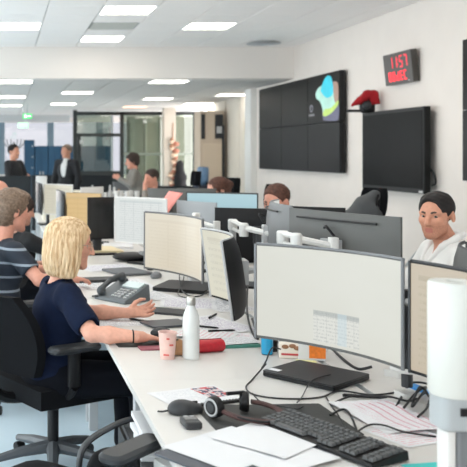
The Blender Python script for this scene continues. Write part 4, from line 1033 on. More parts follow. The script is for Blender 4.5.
def photo(g, c):
    f = g.box(.62, .97, .38, .95)
    ph = g.mix(g.noise(16, 9, .5), g.col((206, 190, 190)), g.col((70, 74, 96))); ph = g.mix(g.m('MULTIPLY', g.noise(9, 7, .56), 1), ph, g.col((196, 66, 66)))
    return g.mix(f, c, ph)
P_photo = text_print('page_with_photo', (170, 172, 180), 14, .4, photo)
# ---- front: pad, papers, keyboard
t = flatbox('desk_pad', 'dark grey desk pad under the headset and the keyboard', 'pad', .845, 2.665, .42, .32, R(3), Z, .003, M_pad, .01)
t = flatbox('folder', 'dark grey folder under the white papers at the bottom edge', 'folder', .675, 2.36, .42, .30, R(36), Z, .006, mat('slate_folder', (74, 78, 86), .6), .006)
M_fe = M_paper
paper('white blank sheet on the dark folder, left of the keyboard', .640, 2.395, .30, .24, R(36), Z+.006, P_txt if False else M_paper, .002, seed=2)
paper('white sheet reaching toward the keyboard corner on the dark folder', .765, 2.455, .235, .23, R(42), Z+.010, M_paper, .003, seed=5)
paper('lower white sheet beside the keyboard front edge on the folder', .76, 2.33, .24, .19, R(30), Z+.0065, M_paper, .002, seed=8)
t = thing('keyboard', 'black full-size keyboard at the bottom of the picture', 'keyboard', (.932, 2.455, Z+.0035), R(-63))
t.scale = (.94, .96, 1)
kb = MB(); kb.add([(-.22, -.076, 0), (.22, -.076, 0), (.22, .076, 0), (-.22, .076, 0), (-.218, -.074, .012), (.218, -.074, .012), (.218, .074, .026), (-.218, .074, .026)],
    [(3, 2, 1, 0), (4, 5, 6, 7), (0, 1, 5, 4), (1, 2, 6, 5), (2, 3, 7, 6), (3, 0, 4, 7)]); kb.build('case', M_blk, t, smooth=0, bevel=.003)
M_key = mat('key_black', (84, 85, 86), .6)
key0 = MB().box((0, 0, 0), (.0165, .0165, .008), taper=.8).build('key', M_key, t, smooth=0)
M_keytop = mat('key_legend', (190, 190, 190), .6); keys = []
kpos = []
for r_ in range(6):
    for c_ in range(22):
        if c_ in (15, 19): continue
        if r_ == 0 and 3 <= c_ <= 11: continue
        x = -.205+c_*.0193+(.004 if c_ > 15 else 0)+(.004 if c_ > 19 else 0); y = -.058+r_*.0205+(.004 if r_ == 5 else 0)
        kpos.append((x, y))
for k, (x, y) in enumerate(kpos):
    o = key0 if k == 0 else key0.copy()
    if k: COL.objects.link(o)
    o.location = (x, y, .019+.014*(y+.074)/.148); o.rotation_euler = (math.atan2(.014, .148), 0, 0)
MB().box((-.095, -.058, .0205), (.118, .0165, .008), (math.atan2(.014, .148), 0, 0), taper=.9).build('space_bar', M_key, t, smooth=0)
MB().box((.185, .066, .026), (.02, .004, .002)).build('badge', M_keytop, t, smooth=0)
# ---- mouse, small box, headset
t = thing('computer_mouse', 'dark grey mouse beside the sheet with the colour photo', 'mouse', (.588, 2.735, Z), R(8))
b = Body(.004); b.ell((0, 0, .012), (.056, .031, .027), None, .01); b.ell((-.02, 0, .016), (.034, .03, .024), None, .02); b.plane((0, 0, .002), (0, 0, -1), 0)
link('shell', b.mesh('shell', M_blk2), t, 80)
MB().rbox((.03, 0, .034), (.016, .006, .008), .002, 2).build('scroll_wheel', M_blk, t)
MB().tube(bez([(-.054, 0, .012), (-.075, .004, .008), (-.085, .02, .004)]), .003, 6).build('cable_tail', M_blk, t)
t = thing('key_fob', 'small black boxy fob with light markings in front of the mouse', 'fob', (.575, 2.605, Z), R(4))
MB().rbox((0, 0, .011), (.052, .075, .022), .010, 4, e=.004).build('case', M_blk2, t, 40)
MB().box((0, .010, .0225), (.036, .030, .002)).build('label', mat('fob_label', (120, 120, 120), .5), t, smooth=0)
for k in (-1, 1): MB().rbox((k*.010, .022, .0235), (.012, .008, .003), .003, 2).build('button', M_lgry, t)
t = thing('headset', 'black headset with brown headband lying on the dark pad', 'headset', (.765, 2.675, Z+.003))
ax = Euler((R(90), 0, R(-58))).to_matrix()
MB().lathe([(0, -.018), (.026, -.018), (.033, -.012), (.033, .004), (.028, .014), (0, .014)], (-.105, -.005, .036), 20, axis=ax).build('ear_cup', M_blk, t)
MB().tube([Vector((-.105, -.005, .036))+ax@Vector((.0245*math.cos(2*PI*k/20), .0245*math.sin(2*PI*k/20), .012)) for k in range(21)], .0042, 6).build('ear_ring', M_lgry, t)
MB().lathe([(0, 0), (.017, 0), (.015, .004), (0, .004)], Vector((-.105, -.005, .036))+ax@Vector((0, 0, .013)), 16, axis=ax).build('ear_cap', M_blk2, t)
ax2 = Euler((R(90), 0, R(-106))).to_matrix()
MB().lathe([(0, -.016), (.026, -.016), (.032, -.010), (.032, .006), (.026, .014), (0, .014)], (.005, .055, .036), 20, axis=ax2).build('ear_cup', M_blk, t)
MB().tube(bez([(-.085, -.02, .03), (-.04, -.075, .022), (.03, -.095, .018), (.085, -.06, .018), (.10, .01, .022), (.07, .055, .028), (.03, .062, .034)], 6), .0105, 8, flat=.7).build('headband', mat('brown_leather', (74, 46, 44), .6, noise=.1, scale=80), t)
MB().tube(bez([(-.075, -.03, .030), (-.04, -.083, .024), (.03, -.103, .020), (.09, -.065, .020)], 6), .004, 6).build('band_wire', M_blk, t)
MB().tube([(.005, .055, .065), (-.055, .035, .066)], .006, 6).build('microphone_boom', M_blk, t)
# ---- sheet with colour photo and comb binding
paper('glossy sheet with a colour photo behind the dark mouse', .665, 2.915, .27, .205, R(21), Z, P_photo, .002)
b = MB()
t = thing('binding_comb', 'black comb binding strip along the edge of the photo sheet', 'binding', (.70, 2.82, Z), R(21))
MB().tube([(-.12, 0, .006), (.125, 0, .006)], .005, 6).build('spine', M_blk, t)
for k in range(20): MB().box((-.115+k*.0122, .006, .006), (.006, .016, .008)).build('tooth', M_blk, t, smooth=0)
# ---- closed laptop
t = thing('laptop', 'closed black laptop with a small white sticker lying under the big screen', 'laptop', (1.155, 3.165, Z), R(-50))
MB().rbox((0, 0, .009), (.285, .255, .014), .012, 3, e=.002).build('base', M_blk, t, 30)
MB().rbox((0, 0, .0195), (.285, .255, .006), .012, 3, e=.0015).build('lid', mat('laptop_lid', (40, 40, 42), .45), t, 30)
MB().box((-.115, -.085, .0229), (.045, .028, .0008), (0, 0, R(0))).build('sticker', M_paper, t, smooth=0)
for sx in (-1, 1):
    for sy in (-1, 1): MB().lathe([(0, 0), (.008, 0), (.008, .003), (0, .003)], (sx*.12, sy*.10, 0), 8).build('rubber_foot', M_blk, t)
# ---- sheet with red lines, sheet under it, cables
paper('sheet printed with wavy dark red lines right of the keyboard', 1.205, 2.70, .215, .32, R(10), Z+.002, P_red, .006, seed=4)
paper('sheet with pink figures tucked under the red-lined sheet', 1.185, 2.52, .17, .17, R(22), Z, P_pink, .001)
paper('teal sheet at the very bottom right edge of the picture', 1.14, 2.235, .15, .12, R(10), Z, mat('teal_paper', (70, 200, 196), .6))
flatbox('folder', 'bright blue folder edge under the tan-screened monitor', 'folder', 1.462, 2.97, .03, .15, R(12), Z, .012, mat('bright_blue', (70, 150, 220), .5))
def cable(label, pts, r=.003, m=None, name='cable'):
    o = MB().tube(bez([(x, y, z+Z) for x, y, z in pts], 6), r, 6).build(name, m or M_cab, None, 80); return tag(o, label, 'cable', 'loose black cables')
def dz(px, py, z=.004): x, y = D(px, py); return (x, y, z)
cable('black cable looping from the laptop across the white desk', [dz(266, 372, .03), dz(252, 381), dz(246, 388), dz(252, 395), dz(272, 399), dz(300, 400), dz(322, 398), dz(340, 392), dz(372, 396), dz(400, 393)])
cable('short black cable with a plug standing by the dark tumbler', [dz(281, 362, .05), dz(272, 362, .055), dz(266, 369, .03), dz(262, 373, .02)], .003)
cable('thin black cable from the headset toward the keyboard', [dz(252, 402, .03), dz(262, 404), dz(278, 407), dz(296, 410), dz(303, 413, .02)], .0022)
cable('black cable running under the big screen to the white clamp', [dz(333, 350, .0), dz(345, 362), dz(358, 370), dz(372, 372, .02)], .006)
cable('thin black cable crossing the laptop', [dz(297, 412, .03), dz(302, 398), dz(312, 388, .026), dz(330, 382, .026)], .002)
cable('black cable curling over the red-lined sheet', [dz(334, 404), dz(352, 399, .01), dz(375, 401, .016), dz(392, 402, .016), dz(410, 404, .01), dz(425, 396, .01)], .0035)
cable('black cable along the front edge of the red-lined sheet', [dz(352, 440, .012), dz(368, 430, .014), dz(384, 430, .014), dz(404, 436, .012), dz(436, 438, .004)], .003)
cable('knot of black cable beside the white cylinder', [dz(404, 414, .02), dz(416, 402, .03), dz(426, 396, .03), dz(421, 408, .04), dz(412, 416, .03), dz(420, 402, .05), dz(430, 404, .02)], .0042)
cable('outer loop of black cable beside the white cylinder', [dz(396, 408, .004), dz(408, 392, .02), dz(416, 388, .02), dz(430, 392, .02), dz(428, 412, .02), dz(418, 420, .01)], .004)
cable('thin black cable left of the red-lined sheet', [dz(326, 398), dz(332, 408), dz(338, 416), dz(346, 430)], .0025)
cable('black clip lead beside the keyboard top', [dz(330, 417, .006), dz(344, 413, .012), dz(352, 420, .006), dz(358, 436, .004)], .0035)
t = thing('pen', 'black pen lying above the red-lined sheet', 'pen', (1.225, 2.905, Z), R(-12))
MB().tube([(-.07, 0, .006), (.055, 0, .006), (.07, 0, .006)], [.005, .005, .002], 8).build('barrel', M_blk, t); MB().box((-.045, .006, .009), (.04, .003, .003)).build('clip', M_chrome, t, smooth=0)
# ---- white cylinder on a grey post
t = thing('desk_lamp', 'tall white cylinder on a grey post with a black square button, right edge', 'lamp', (1.05, 2.0, Z))
MB().lathe([(0, 0), (.09, 0), (.09, .012), (.04, .02), (0, .02)], n=28).build('base', M_lgry, t)
MB().rbox((-.018, 0, .10), (.022, .05, .18), .006, 3).build('post', M_wht, t); MB().rbox((.016, 0, .10), (.045, .055, .18), .008, 3).build('post_sleeve', M_gry, t)
MB().rbox((0, 0, .228), (.088, .085, .078), .020, 4, e=.004).build('collar', mat('collar_grey', (164, 168, 170), .45), t, 40)
MB().rbox((0, -.044, .235), (.018, .004, .018), .003, 2).build('button', M_blk, t)
MB().lathe([(0, .265), (.052, .265), (.056, .27), (.056, .520), (.053, .526), (.020, .526), (.018, .51), (0, .51)], n=36).build('shade', mat('white_shade', (206, 206, 200), .4), t, 40)
# ---- bottle, cup, red case
t = thing('water_bottle', 'white steel water bottle standing at the middle of the desk', 'bottle', (.766, 3.47, Z))
MB().lathe([(0, 0), (.030, 0), (.0335, .004), (.0335, .150), (.031, .172), (.022, .196), (.0165, .208), (.0160, .216), (0, .216)], n=28).build('body', M_white if False else mat('bottle_white', (212, 214, 212), .25, coat=.3), t, 40)
MB().lathe([(0, .214), (.0175, .214), (.0185, .218), (.0185, .240), (.016, .247), (0, .247)], n=24).build('cap', mat('steel', (176, 174, 168), .3, metal=.8), t, 40)
t = thing('paper_cup', 'pale pink paper cup left of the white bottle', 'cup', (.672, 3.47, Z))
MB().lathe([(0, 0), (.028, 0), (.036, .102), (.0375, .104), (.0375, .107), (.034, .107), (.026, .006), (0, .006)], n=24).build('body', mat('cup_pink', (226, 190, 180), .5, noise=.04, scale=40), t, 40)
for a, z0, w in ((250, .02, .022), (285, .06, .016), (262, .085, .012)):
    q = R(a); r = .0295+.0085*z0/.1; MB().box((math.cos(q)*r, math.sin(q)*r, z0), (.003, w, .007), (0, R(-6), q)).build('red_mark', mat('cup_red', (206, 96, 88), .5), t, smooth=0)
t = thing('pouch', 'small tan pouch between the pink cup and the white bottle', 'pouch', (.722, 3.53, Z), R(10))
b = Body(.005); b.ell((0, 0, .035), (.036, .016, .034), None, .02); b.ell((.0, 0, .016), (.042, .022, .018), None, .02); b.plane((0, 0, .001), (0, 0, -1), 0)
link('body', b.mesh('body', mat('tan_cloth', (196, 150, 110), .8, noise=.1, scale=40), disp=lambda v: wob(v, .003, 90, 3)), t, 80)
MB().tube(bez([(-.034, -.012, .0), (-.036, -.016, .03), (-.02, -.016, .06), (.0, -.012, .066)]), .0035, 6).build('strap', mat('olive_strap', (84, 76, 56), .7), t)
t = thing('pencil_case', 'red cylindrical pencil case right of the white bottle', 'case', (.845, 3.575, Z), R(16))
MB().lathe([(0, -.085), (.022, -.085), (.026, -.08), (.026, .08), (.022, .085), (0, .085)], (0, 0, .026), 20, axis=Euler((0, PI/2, 0)).to_matrix()).build('body', mat('red_vinyl', (190, 36, 48), .45, noise=.08, scale=60), t, 40)
MB().tube([(-.08, .004, .0525), (.08, .004, .0525)], .002, 5).build('zip', mat('zip_red', (130, 30, 36), .5), t)
# ---- tumbler, packets under the big screen
t = thing('tumbler', 'bright blue and black tumbler beside the lower left corner of the big screen', 'tumbler', (1.093, 3.54, Z))
MB().lathe([(0, 0), (.021, 0), (.024, .105), (.0245, .112), (0, .112)], n=20).build('body', M_blk, t, 40)
MB().lathe([(.0225, .004), (.0225, .004), (.0252, .108), (.0225, .108)], n=20).build('sleeve', mat('tumbler_blue', (22, 150, 196), .35, coat=.4), t, 40)
t = thing('tumbler', 'plain black tumbler just right of the blue one', 'tumbler', (1.132, 3.60, Z))
MB().lathe([(0, 0), (.022, 0), (.026, .108), (0, .108)], n=20).build('body', M_blk, t, 40); MB().lathe([(0, .107), (.027, .107), (.027, .116), (0, .116)], n=20).build('lid', M_blk2, t, 40)
t = thing('biscuit_packet', 'white and brown biscuit packet under the big screen', 'packet', (1.165, 3.475, Z), R(-12))
MB().rbox((0, 0, .032), (.085, .03, .064), .006, 2, e=.004).build('wrapper', uvmat('biscuit_print', .5, lambda g: g.col((232, 222, 210))), t)
for k, (x, z) in enumerate(((-.02, .048), (.008, .052), (.026, .044))): MB().ball((x, -.016, z), (.014, .003, .009), 10, 6).build('printed_biscuit', mat('biscuit_brown', (150, 106, 76), .6), t)
MB().box((0, -.0155, .018), (.07, .002, .008)).build('red_stripe', mat('stripe_red', (190, 70, 74), .5), t, smooth=0)
t = thing('tea_box', 'small white box with an orange panel under the big screen', 'box', (1.245, 3.455, Z), R(-12))
MB().rbox((0, 0, .034), (.105, .05, .068), .003, 2, e=.002).build('carton', M_paper, t, smooth=0)
MB().box((.018, -.0255, .037), (.062, .002, .054)).build('orange_panel', mat('orange_print', (236, 128, 44), .5, noise=.1, scale=70), t, smooth=0)
flatbox('sticky_notes', 'pad of pale yellow sticky notes before the orange box', 'notes', 1.20, 3.385, .075, .075, R(-15), Z, .006, mat('sticky_yellow', (232, 232, 170), .7))
# ---- the blonde woman's workplace
t = thing('desk_phone', 'grey desk telephone with handset in front of the blonde woman', 'telephone', (*D(122, 300), Z), R(-54))
ph = MB(); ph.add([(-.125, -.10, 0), (.125, -.10, 0), (.125, .10, 0), (-.125, .10, 0), (-.12, -.095, .02), (.12, -.095, .02), (.12, .095, .095), (-.12, .095, .095)], [(3, 2, 1, 0), (4, 5, 6, 7), (0, 1, 5, 4), (1, 2, 6, 5), (2, 3, 7, 6), (3, 0, 4, 7)])
ph.build('body', mat('phone_grey', (92, 98, 102), .45), t, smooth=0, bevel=.006)
sl = math.atan2(.075, .19); L = lambda x, y, up=0: (x, y, .02+.075*(y+.095)/.19+up)
MB().rbox(L(.035, .055, .004), (.13, .06, .008), .004, 2, rot=(sl, 0, 0)).build('display', mat('phone_display', (190, 204, 206), .3), t)
for r_ in range(4):
    for c_ in range(3): MB().rbox(L(.0+c_*.026, -.07+r_*.022, .004), (.018, .013, .006), .003, 2, rot=(sl, 0, 0)).build('key', M_lgry, t)
for r_ in range(5): MB().rbox(L(.095, -.07+r_*.02, .003), (.022, .010, .005), .003, 2, rot=(sl, 0, 0)).build('function_key', M_lgry, t)
b = Body(.005); b.path([L(-.085, -.085, .035), L(-.088, 0, .048), L(-.085, .085, .035)], [.016, .015, .016], .01); b.ell(L(-.085, -.078, .018), (.026, .026, .022), None, .015); b.ell(L(-.085, .080, .018), (.026, .026, .022), None, .015)
link('handset', b.mesh('handset', mat('phone_dark', (62, 66, 70), .4)), t, 80)
MB().tube(bez([(-.09, -.10, .02), (-.16, -.08, .008), (-.17, .0, .006), (-.13, .06, .006)]), .004, 6).build('cord', M_blk, t)
def d2(px, py): return D(px, py)
flatbox('mouse_pad', 'black mouse pad under the blonde woman\'s typing hand', 'pad', *d2(141, 342), .24, .20, R(4), Z, .003, M_pad, .01)
t = thing('computer_mouse', 'dark mouse near the blonde woman\'s fingers', 'mouse', (*d2(161, 336), Z+.003), R(20))
b = Body(.005); b.ell((0, 0, .012), (.052, .03, .024), None, .01); b.plane((0, 0, .002), (0, 0, -1), 0); link('shell', b.mesh('shell', M_blk2), t, 80)
paper('white printed sheet between the blonde woman\'s arms', *d2(122, 322), .30, .21, R(6), Z, P_txt, .002)
t = thing('pen', 'dark pen lying on the sheet between the blonde woman\'s arms', 'pen', (*d2(140, 322), Z+.003), R(-50))
MB().tube([(-.065, 0, .005), (.05, 0, .005), (.065, 0, .005)], [.005, .005, .002], 8).build('barrel', M_blk2, t); MB().box((-.04, .005, .008), (.035, .003, .003)).build('clip', M_chrome, t, smooth=0)
flatbox('tablet', 'dark grey tablet lying beyond the typing hand', 'tablet', *d2(166, 325), .21, .15, R(18), Z+.003, .009, mat('tablet_grey', (70, 74, 80), .4), .01)
flatbox('notebook', 'closed black notebook behind the dark grey tablet', 'notebook', *d2(171, 313), .24, .14, R(-28), Z, .012, M_blk2, .006)
flatbox('notebook', 'slim red-edged notebook by the pink cup', 'notebook', *d2(152, 349), .11, .06, R(5), Z, .008, mat('maroon_cover', (150, 86, 96), .6), .003)
paper('wide printed sheet with violet lines beside the white bottle', *d2(212, 325), .30, .40, R(24), Z, P_purple, .003)
paper('printed sheet under the edge-on monitor', *d2(226, 338), .24, .20, R(-16), Z+.003, P_pink, .003)
paper('printed sheet behind the white bottle', *d2(188, 303), .30, .34, R(-12), Z, P_purple, .003)
paper('white sheet left of the beige screen stand', *d2(150, 296), .24, .30, R(20), Z, P_txt, .002)
paper('white sheet right of the beige screen stand', *d2(226, 306), .24, .34, R(12), Z, P_txt, .002)
paper('sheet with pink lines behind the red pencil case', *d2(205, 336), .21, .26, R(60), Z+.005, P_pink, .004)
flatbox('notebook', 'green-edged notebook right of the red pencil case', 'notebook', *d2(236, 345), .17, .12, R(10), Z, .012, mat('green_cover', (70, 130, 116), .6), .004)
paper('white sheet on the green-edged notebook', *d2(236, 344), .18, .13, R(16), Z+.013, P_txt, .003)
for k, (px, py, a, lb) in enumerate(((213, 318, 60, 'black pen lying on the violet-lined sheet'), (205, 329, -30, 'black pen behind the red pencil case'), (222, 333, 10, 'short dark pen under the edge-on monitor'))):
    t = thing('pen', lb, 'pen', (*d2(px, py), Z+.006), R(a)); MB().tube([(-.065, 0, .005), (.05, 0, .005), (.065, 0, .005)], [.005, .005, .002], 8).build('barrel', M_blk, t); MB().box((-.04, .005, .008), (.035, .003, .003)).build('clip', M_chrome, t, smooth=0)
def dcable(label, pts, r): return cable(label, [(*d2(px, py), z) for px, py, z in pts], r)
dcable('black cables hanging below the beige screen', [(180, 276, .10), (180, 290, .03), (188, 297, .01), (202, 297, .01), (214, 290, .03)], .004)
dcable('second black cable hanging below the beige screen', [(186, 276, .10), (183, 288, .04), (178, 296, .01), (190, 300, .01)], .003)
dcable('black cable trailing down behind the edge-on monitor', [(248, 300, .12), (247, 318, .04), (252, 334, .01), (258, 341, .01), (252, 325, .03)], .005)
flatbox('docking_plate', 'flat black plate lying under the beige screen with black cables over it', 'plate', 1.135, 5.27, .32, .36, R(-28), Z, .022, M_blk, .02)
o = MB().ball((0, 0, .035), (.15, .12, .035), 20, 10).build('oval_foot', M_blk, None, 60, loc=(1.01, 6.62, Z)); tag(o, 'black oval monitor stand base below the white screen, beyond the desk telephone', 'case')  # stands in for the oval base of a monitor stand
# ---- toward the second workplace
paper('white sheets under the grey notebook, left row', *d2(110, 284), .5, .40, R(8), Z, P_txt, .002)
paper('violet printed sheet right of the blonde woman\'s face', *d2(108, 268), .40, .34, R(14), Z, P_purple, .003)
flatbox('notebook', 'grey closed notebook behind the desk telephone', 'notebook', *d2(127, 273), .24, .30, R(20), Z+.004, .014, mat('grey_cover', (98, 100, 104), .6), .006)
flatbox('keyboard_tray', 'long dark keyboard behind the desk telephone', 'keyboard', *d2(100, 281), .34, .14, R(14), Z, .018, M_blk2, .01)
t = thing('computer_mouse', 'grey mouse at the foot of the beige screen', 'mouse', (*d2(156, 278), Z), R(60))
b = Body(.006); b.ell((0, 0, .014), (.058, .034, .028), None, .01); b.plane((0, 0, .002), (0, 0, -1), 0); link('shell', b.mesh('shell', M_gry), t, 80)
t = thing('marker_bottle', 'small dark spray bottle between the white screen and the beige one', 'bottle', (*d2(150, 270), Z))
MB().lathe([(0, 0), (.022, 0), (.022, .09), (.012, .105), (.012, .125), (0, .125)], n=14).build('body', M_blk, t, 40); MB().box((0, -.01, .132), (.018, .035, .016)).build('nozzle', M_blk2, t, smooth=0)
t = thing('glass_jar', 'small clear jar beside the dark spray bottle', 'jar', (*d2(143, 262), Z)); MB().lathe([(0, 0), (.03, 0), (.032, .08), (.026, .08), (.024, .01), (0, .01)], n=16).build('body', M_lgry, t, 40)
flatbox('paper_stack', 'beige stack of papers beside the blonde woman\'s glasses', 'papers', *d2(100, 252), .30, .36, R(10), Z, .03, mat('beige_paper', (232, 216, 178), .7), .006)
flatbox('paper_stack', 'white stack of papers under the black monitor back', 'papers', *d2(118, 247), .26, .34, R(-8), Z, .02, M_paper, .006)
for k, (px, py, a) in enumerate(((50, 226, 10), (56, 218, -12), (64, 232, 22))):
    paper(['violet printed sheet before the dark-haired woman in black', 'white sheet under the orange screen', 'white sheet nearest the striped shirt'][k], *d2(px+8, py), .36, .5, R(a), Z+.002*k, [P_purple, P_txt, P_txt][k], .004)
# ---- pink sheet on the monitors
t = thing('pink_sheet', 'pink sheet of paper standing tilted behind the beige screen', 'paper', (1.22, 6.45, 1.13))
o0 = Vector((1.22, 6.45, 1.13)); c00, c10, c01, c11 = [P(*q)-o0 for q in ((155.5, 212, 6.40), (168, 213, 6.36), (169, 191, 6.50), (183, 193, 6.46))]
o = MB().grid(lambda u, v: (c00*(1-u)*(1-v)+c10*u*(1-v)+c01*(1-u)*v+c11*u*v)+Vector((0, .012*math.sin(v*3), 0)), 4, 6).build('sheet', mat('pink_paper', (240, 158, 150), .7), t, 60)
sm = o.modifiers.new('thickness', 'SOLIDIFY'); sm.thickness = .002
MB().tube([(.0, .03, -.40), (.0, .03, -.04)], .012, 8).lathe([(0, 0), (.08, 0), (.08, .012), (0, .012)], (0, .03, -.40), 14).build('stand', M_gry, t)
MB().rbox((0, .022, -.03), (.08, .02, .03), .004, 2).build('clip', M_blk, t, smooth=0)
# ================================================================= under and beside the desks, left foreground
t = thing('drawer_pedestal', 'dark drawer pedestal under the nearest white desk', 'pedestal', (.66, 2.95, 0))
MB().rbox((0, 0, .28), (.42, .56, .56), .01, 2).build('body', M_blk2, t, smooth=0)
for k in range(3): d_ = MB().box((-.214, 0, .12+k*.17), (.012, .54, .16)).build('drawer', M_blk, t, smooth=0); MB().box((-.223, 0, .17+k*.17), (.008, .14, .014)).build('handle', M_gry, d_, smooth=0)
for k in range(5):
    flatbox('paper_ream', ['lowest', 'second lowest', 'middle', 'second highest', 'topmost'][k]+' white pack of paper in the small stack under the desk edge', 'paper', .535+.006*(k % 2), 2.90+.008*((k*2) % 3), .15, .24, R(3*((k*7) % 3-1)), .56+k*.018, .017, M_paper, .003, group='packs of paper under the desk edge')
flatbox('white_box', 'low white box under the desk corner at the bottom edge', 'box', .52, 2.52, .10, .12, R(20), .60, .05, M_wht, .006)
tag(MB().rbox((0, 0, .30), (.20, .20, .60), .01, 2).build('storage_column', M_blk2, None, 30, loc=(.58, 2.52, 0)), 'dark storage column under the white box', 'cabinet')
t = thing('shoulder_bag', 'black shoulder bag with a curved strap beside the empty chair', 'bag', (.39, 3.12, 0), R(20))
b = Body(.012); b.ell((0, 0, .25), (.13, .08, .24), None, .02); b.ell((0, 0, .10), (.14, .09, .11), None, .05); b.plane((0, 0, .004), (0, 0, -1), 0)
link('body', b.mesh('body', M_blackc, disp=lambda v: wob(v, .008, 30, 8)), t, 80)
MB().tube(bez([(-.12, 0, .38), (-.10, .0, .50), (0, 0, .56), (.12, 0, .58), (.17, 0, .50), (.14, 0, .36)]), .016, 8, flat=.6).build('strap', M_blk2, t)
# ================================================================= far end of the room
M_blue = mat('blue_locker', (30, 72, 100), .6, noise=.06, scale=2); M_blue2 = mat('blue_locker_dark', (26, 66, 94), .6)
YL = 24.0
def far_box(px0, px1, py, Y): return px0*Y/F, px1*Y/F, H-(py-CY)*Y/F
for k, (a, b2, py, lb, nd) in enumerate(((24.5, 34.5, 140, 'tall blue locker cabinet by the coat stand', 6), (35, 48, 146, 'blue cupboard right of the tall locker cabinet', 2), (48.4, 61, 146, 'blue cupboard behind the man in suit and white shirt', 2), (61.4, 73, 146, 'blue cupboard beside the dark door frame', 2), (78, 95, 146, 'left blue cupboard seen through the glass door', 2), (95.5, 112, 146, 'right blue cupboard seen through the glass door', 2))):
    x0, x1, zt = far_box(a, b2, py, YL)
    t = thing('cupboard', lb, 'cupboard', ((x0+x1)/2, YL+.25, 0), 0, 'blue cupboards at the far end')
    MB().box((0, 0, zt/2), (x1-x0, .5, zt)).build('body', M_blue2, t, smooth=0)
    n = nd; w_ = (x1-x0)
    if n == 6:
        for r_ in range(6): d_ = MB().box((0, -.256, .12+(zt-.14)*(r_+.5)/6), (w_-.04, .02, (zt-.14)/6-.02)).build('door', M_blue, t, smooth=0); MB().box((w_*.3, -.27, .12+(zt-.14)*(r_+.5)/6), (.05, .02, .03)).build('handle', M_lgry, d_, smooth=0)
    else:
        for s_ in (-1, 1): d_ = MB().box((s_*w_/4, -.256, zt/2+.03), (w_/2-.02, .02, zt-.10)).build('door', M_blue, t, smooth=0); MB().box((-s_*w_/4+s_*w_/4+s_*.04-s_*w_/4*0, -.27, 1.0), (.03, .02, .14)).build('handle', M_lgry, d_, smooth=0)
t = thing('coat_stand', 'metal coat stand with curved hooks against the far left window', 'coat stand', (.335, 20.6, 0))
MB().tube([(0, 0, .03), (0, 0, 1.84)], .025, 8).build('pole', M_gry, t); MB().lathe([(0, 0), (.2, 0), (.2, .02), (.03, .05), (0, .05)], n=18).build('foot', M_gry, t)
for k in range(6):
    a = k*PI/3+.2; c, s_ = math.cos(a), math.sin(a); MB().tube(bez([(0, 0, 1.66), (c*.14, s_*.14, 1.70), (c*.23, s_*.23, 1.80), (c*.25, s_*.25, 1.90)]), .014, 6).build('hook', M_gry, t)
def low_screen(px0, px1, py, Y, label, m, th=.06):
    x0, x1, zt = far_box(px0, px1, py, Y); t = thing('desk_screen', label, 'divider', ((x0+x1)/2, Y, 0))
    MB().rbox((0, 0, zt/2+.05), (x1-x0, th, zt-.1), .02, 2).build('panel', m, t, 30)
    for s_ in (-1, 1): MB().box((s_*((x1-x0)/2-.1), 0, .05), (.06, .3, .10)).build('foot', M_gry, t, smooth=0)
M_div = mat('dark_divider', (30, 36, 40), .75, noise=.08, scale=6)
low_screen(-30, 31, 176, 13.4, 'long dark low divider before the standing man at far left', M_div)
low_screen(31.5, 112, 175, 16.4, 'dark low divider before the glass door', M_div)
low_screen(113, 160, 182, 17.5, 'grey low divider under the far glazing', M_gry)
low_screen(150, 196, 186, 15.6, 'dark low divider between the pillar and the water cooler', M_div)
# pale storage units and clutter on the last desks
low_screen(36, 47, 176, 12.6, 'small white panel beside the cream screen', M_wht)
for k, (px, w_, lb) in enumerate(((62, .5, 'white tray of papers on the far left desk'), (84, .3, 'white document box on the far left desk'), (103, .34, 'flat white box under the row of white cups'))):
    flatbox('paper_tray', lb, 'tray', px*10.9/F, 10.9+.1*k, w_, .35, 0, Z, [.36, .30, .32][k], [mat('cream_card', (226, 222, 206), .7), M_wht, M_lgry][k], .01)
for k in range(9):
    px = 88+k*4.4; Y_ = 10.75+.12*((k*5) % 4); zb = Z+[.0, .30, .30, .0, .32, .32, .0, .0, .0][k]
    zb = Z; hgt = .34+.03*((k*3) % 4)
    o = MB().lathe([(0, 0), (.026, 0), (.03, hgt*.55), (.024, hgt*.8), (.014, hgt*.88), (.014, hgt), (0, hgt)], n=12).build('bottle', [M_wht, M_lgry, M_wht, mat('bottle_amber', (150, 112, 80), .4)][k % 4], None, 40, loc=(px*Y_/F, Y_, zb))
    tag(o, ['first', 'second', 'third', 'fourth', 'fifth', 'sixth', 'seventh', 'eighth', 'last'][k]+' from left in the row of small bottles on the farthest left desk', 'bottle', 'small bottles on the farthest desk')
for k in range(5):
    px = 117+k*5; Y_ = 9.6; o = MB().lathe([(0, 0), (.024, 0), (.03, .10), (.026, .10), (.02, .008), (0, .008)], n=14).build('cup', M_wht, None, 40, loc=(px*Y_/F, Y_+.1*(k % 2), Z+.31)); tag(o, ['leftmost', 'second', 'middle', 'fourth', 'rightmost'][k]+' of the white cups on the grey box behind the white screen', 'cup', 'white cups on the grey box')
flatbox('storage_box', 'long grey box carrying the white cups behind the white screen', 'box', 127*9.65/F, 9.65, .36, .26, 0, Z, .31, M_gry, .01)
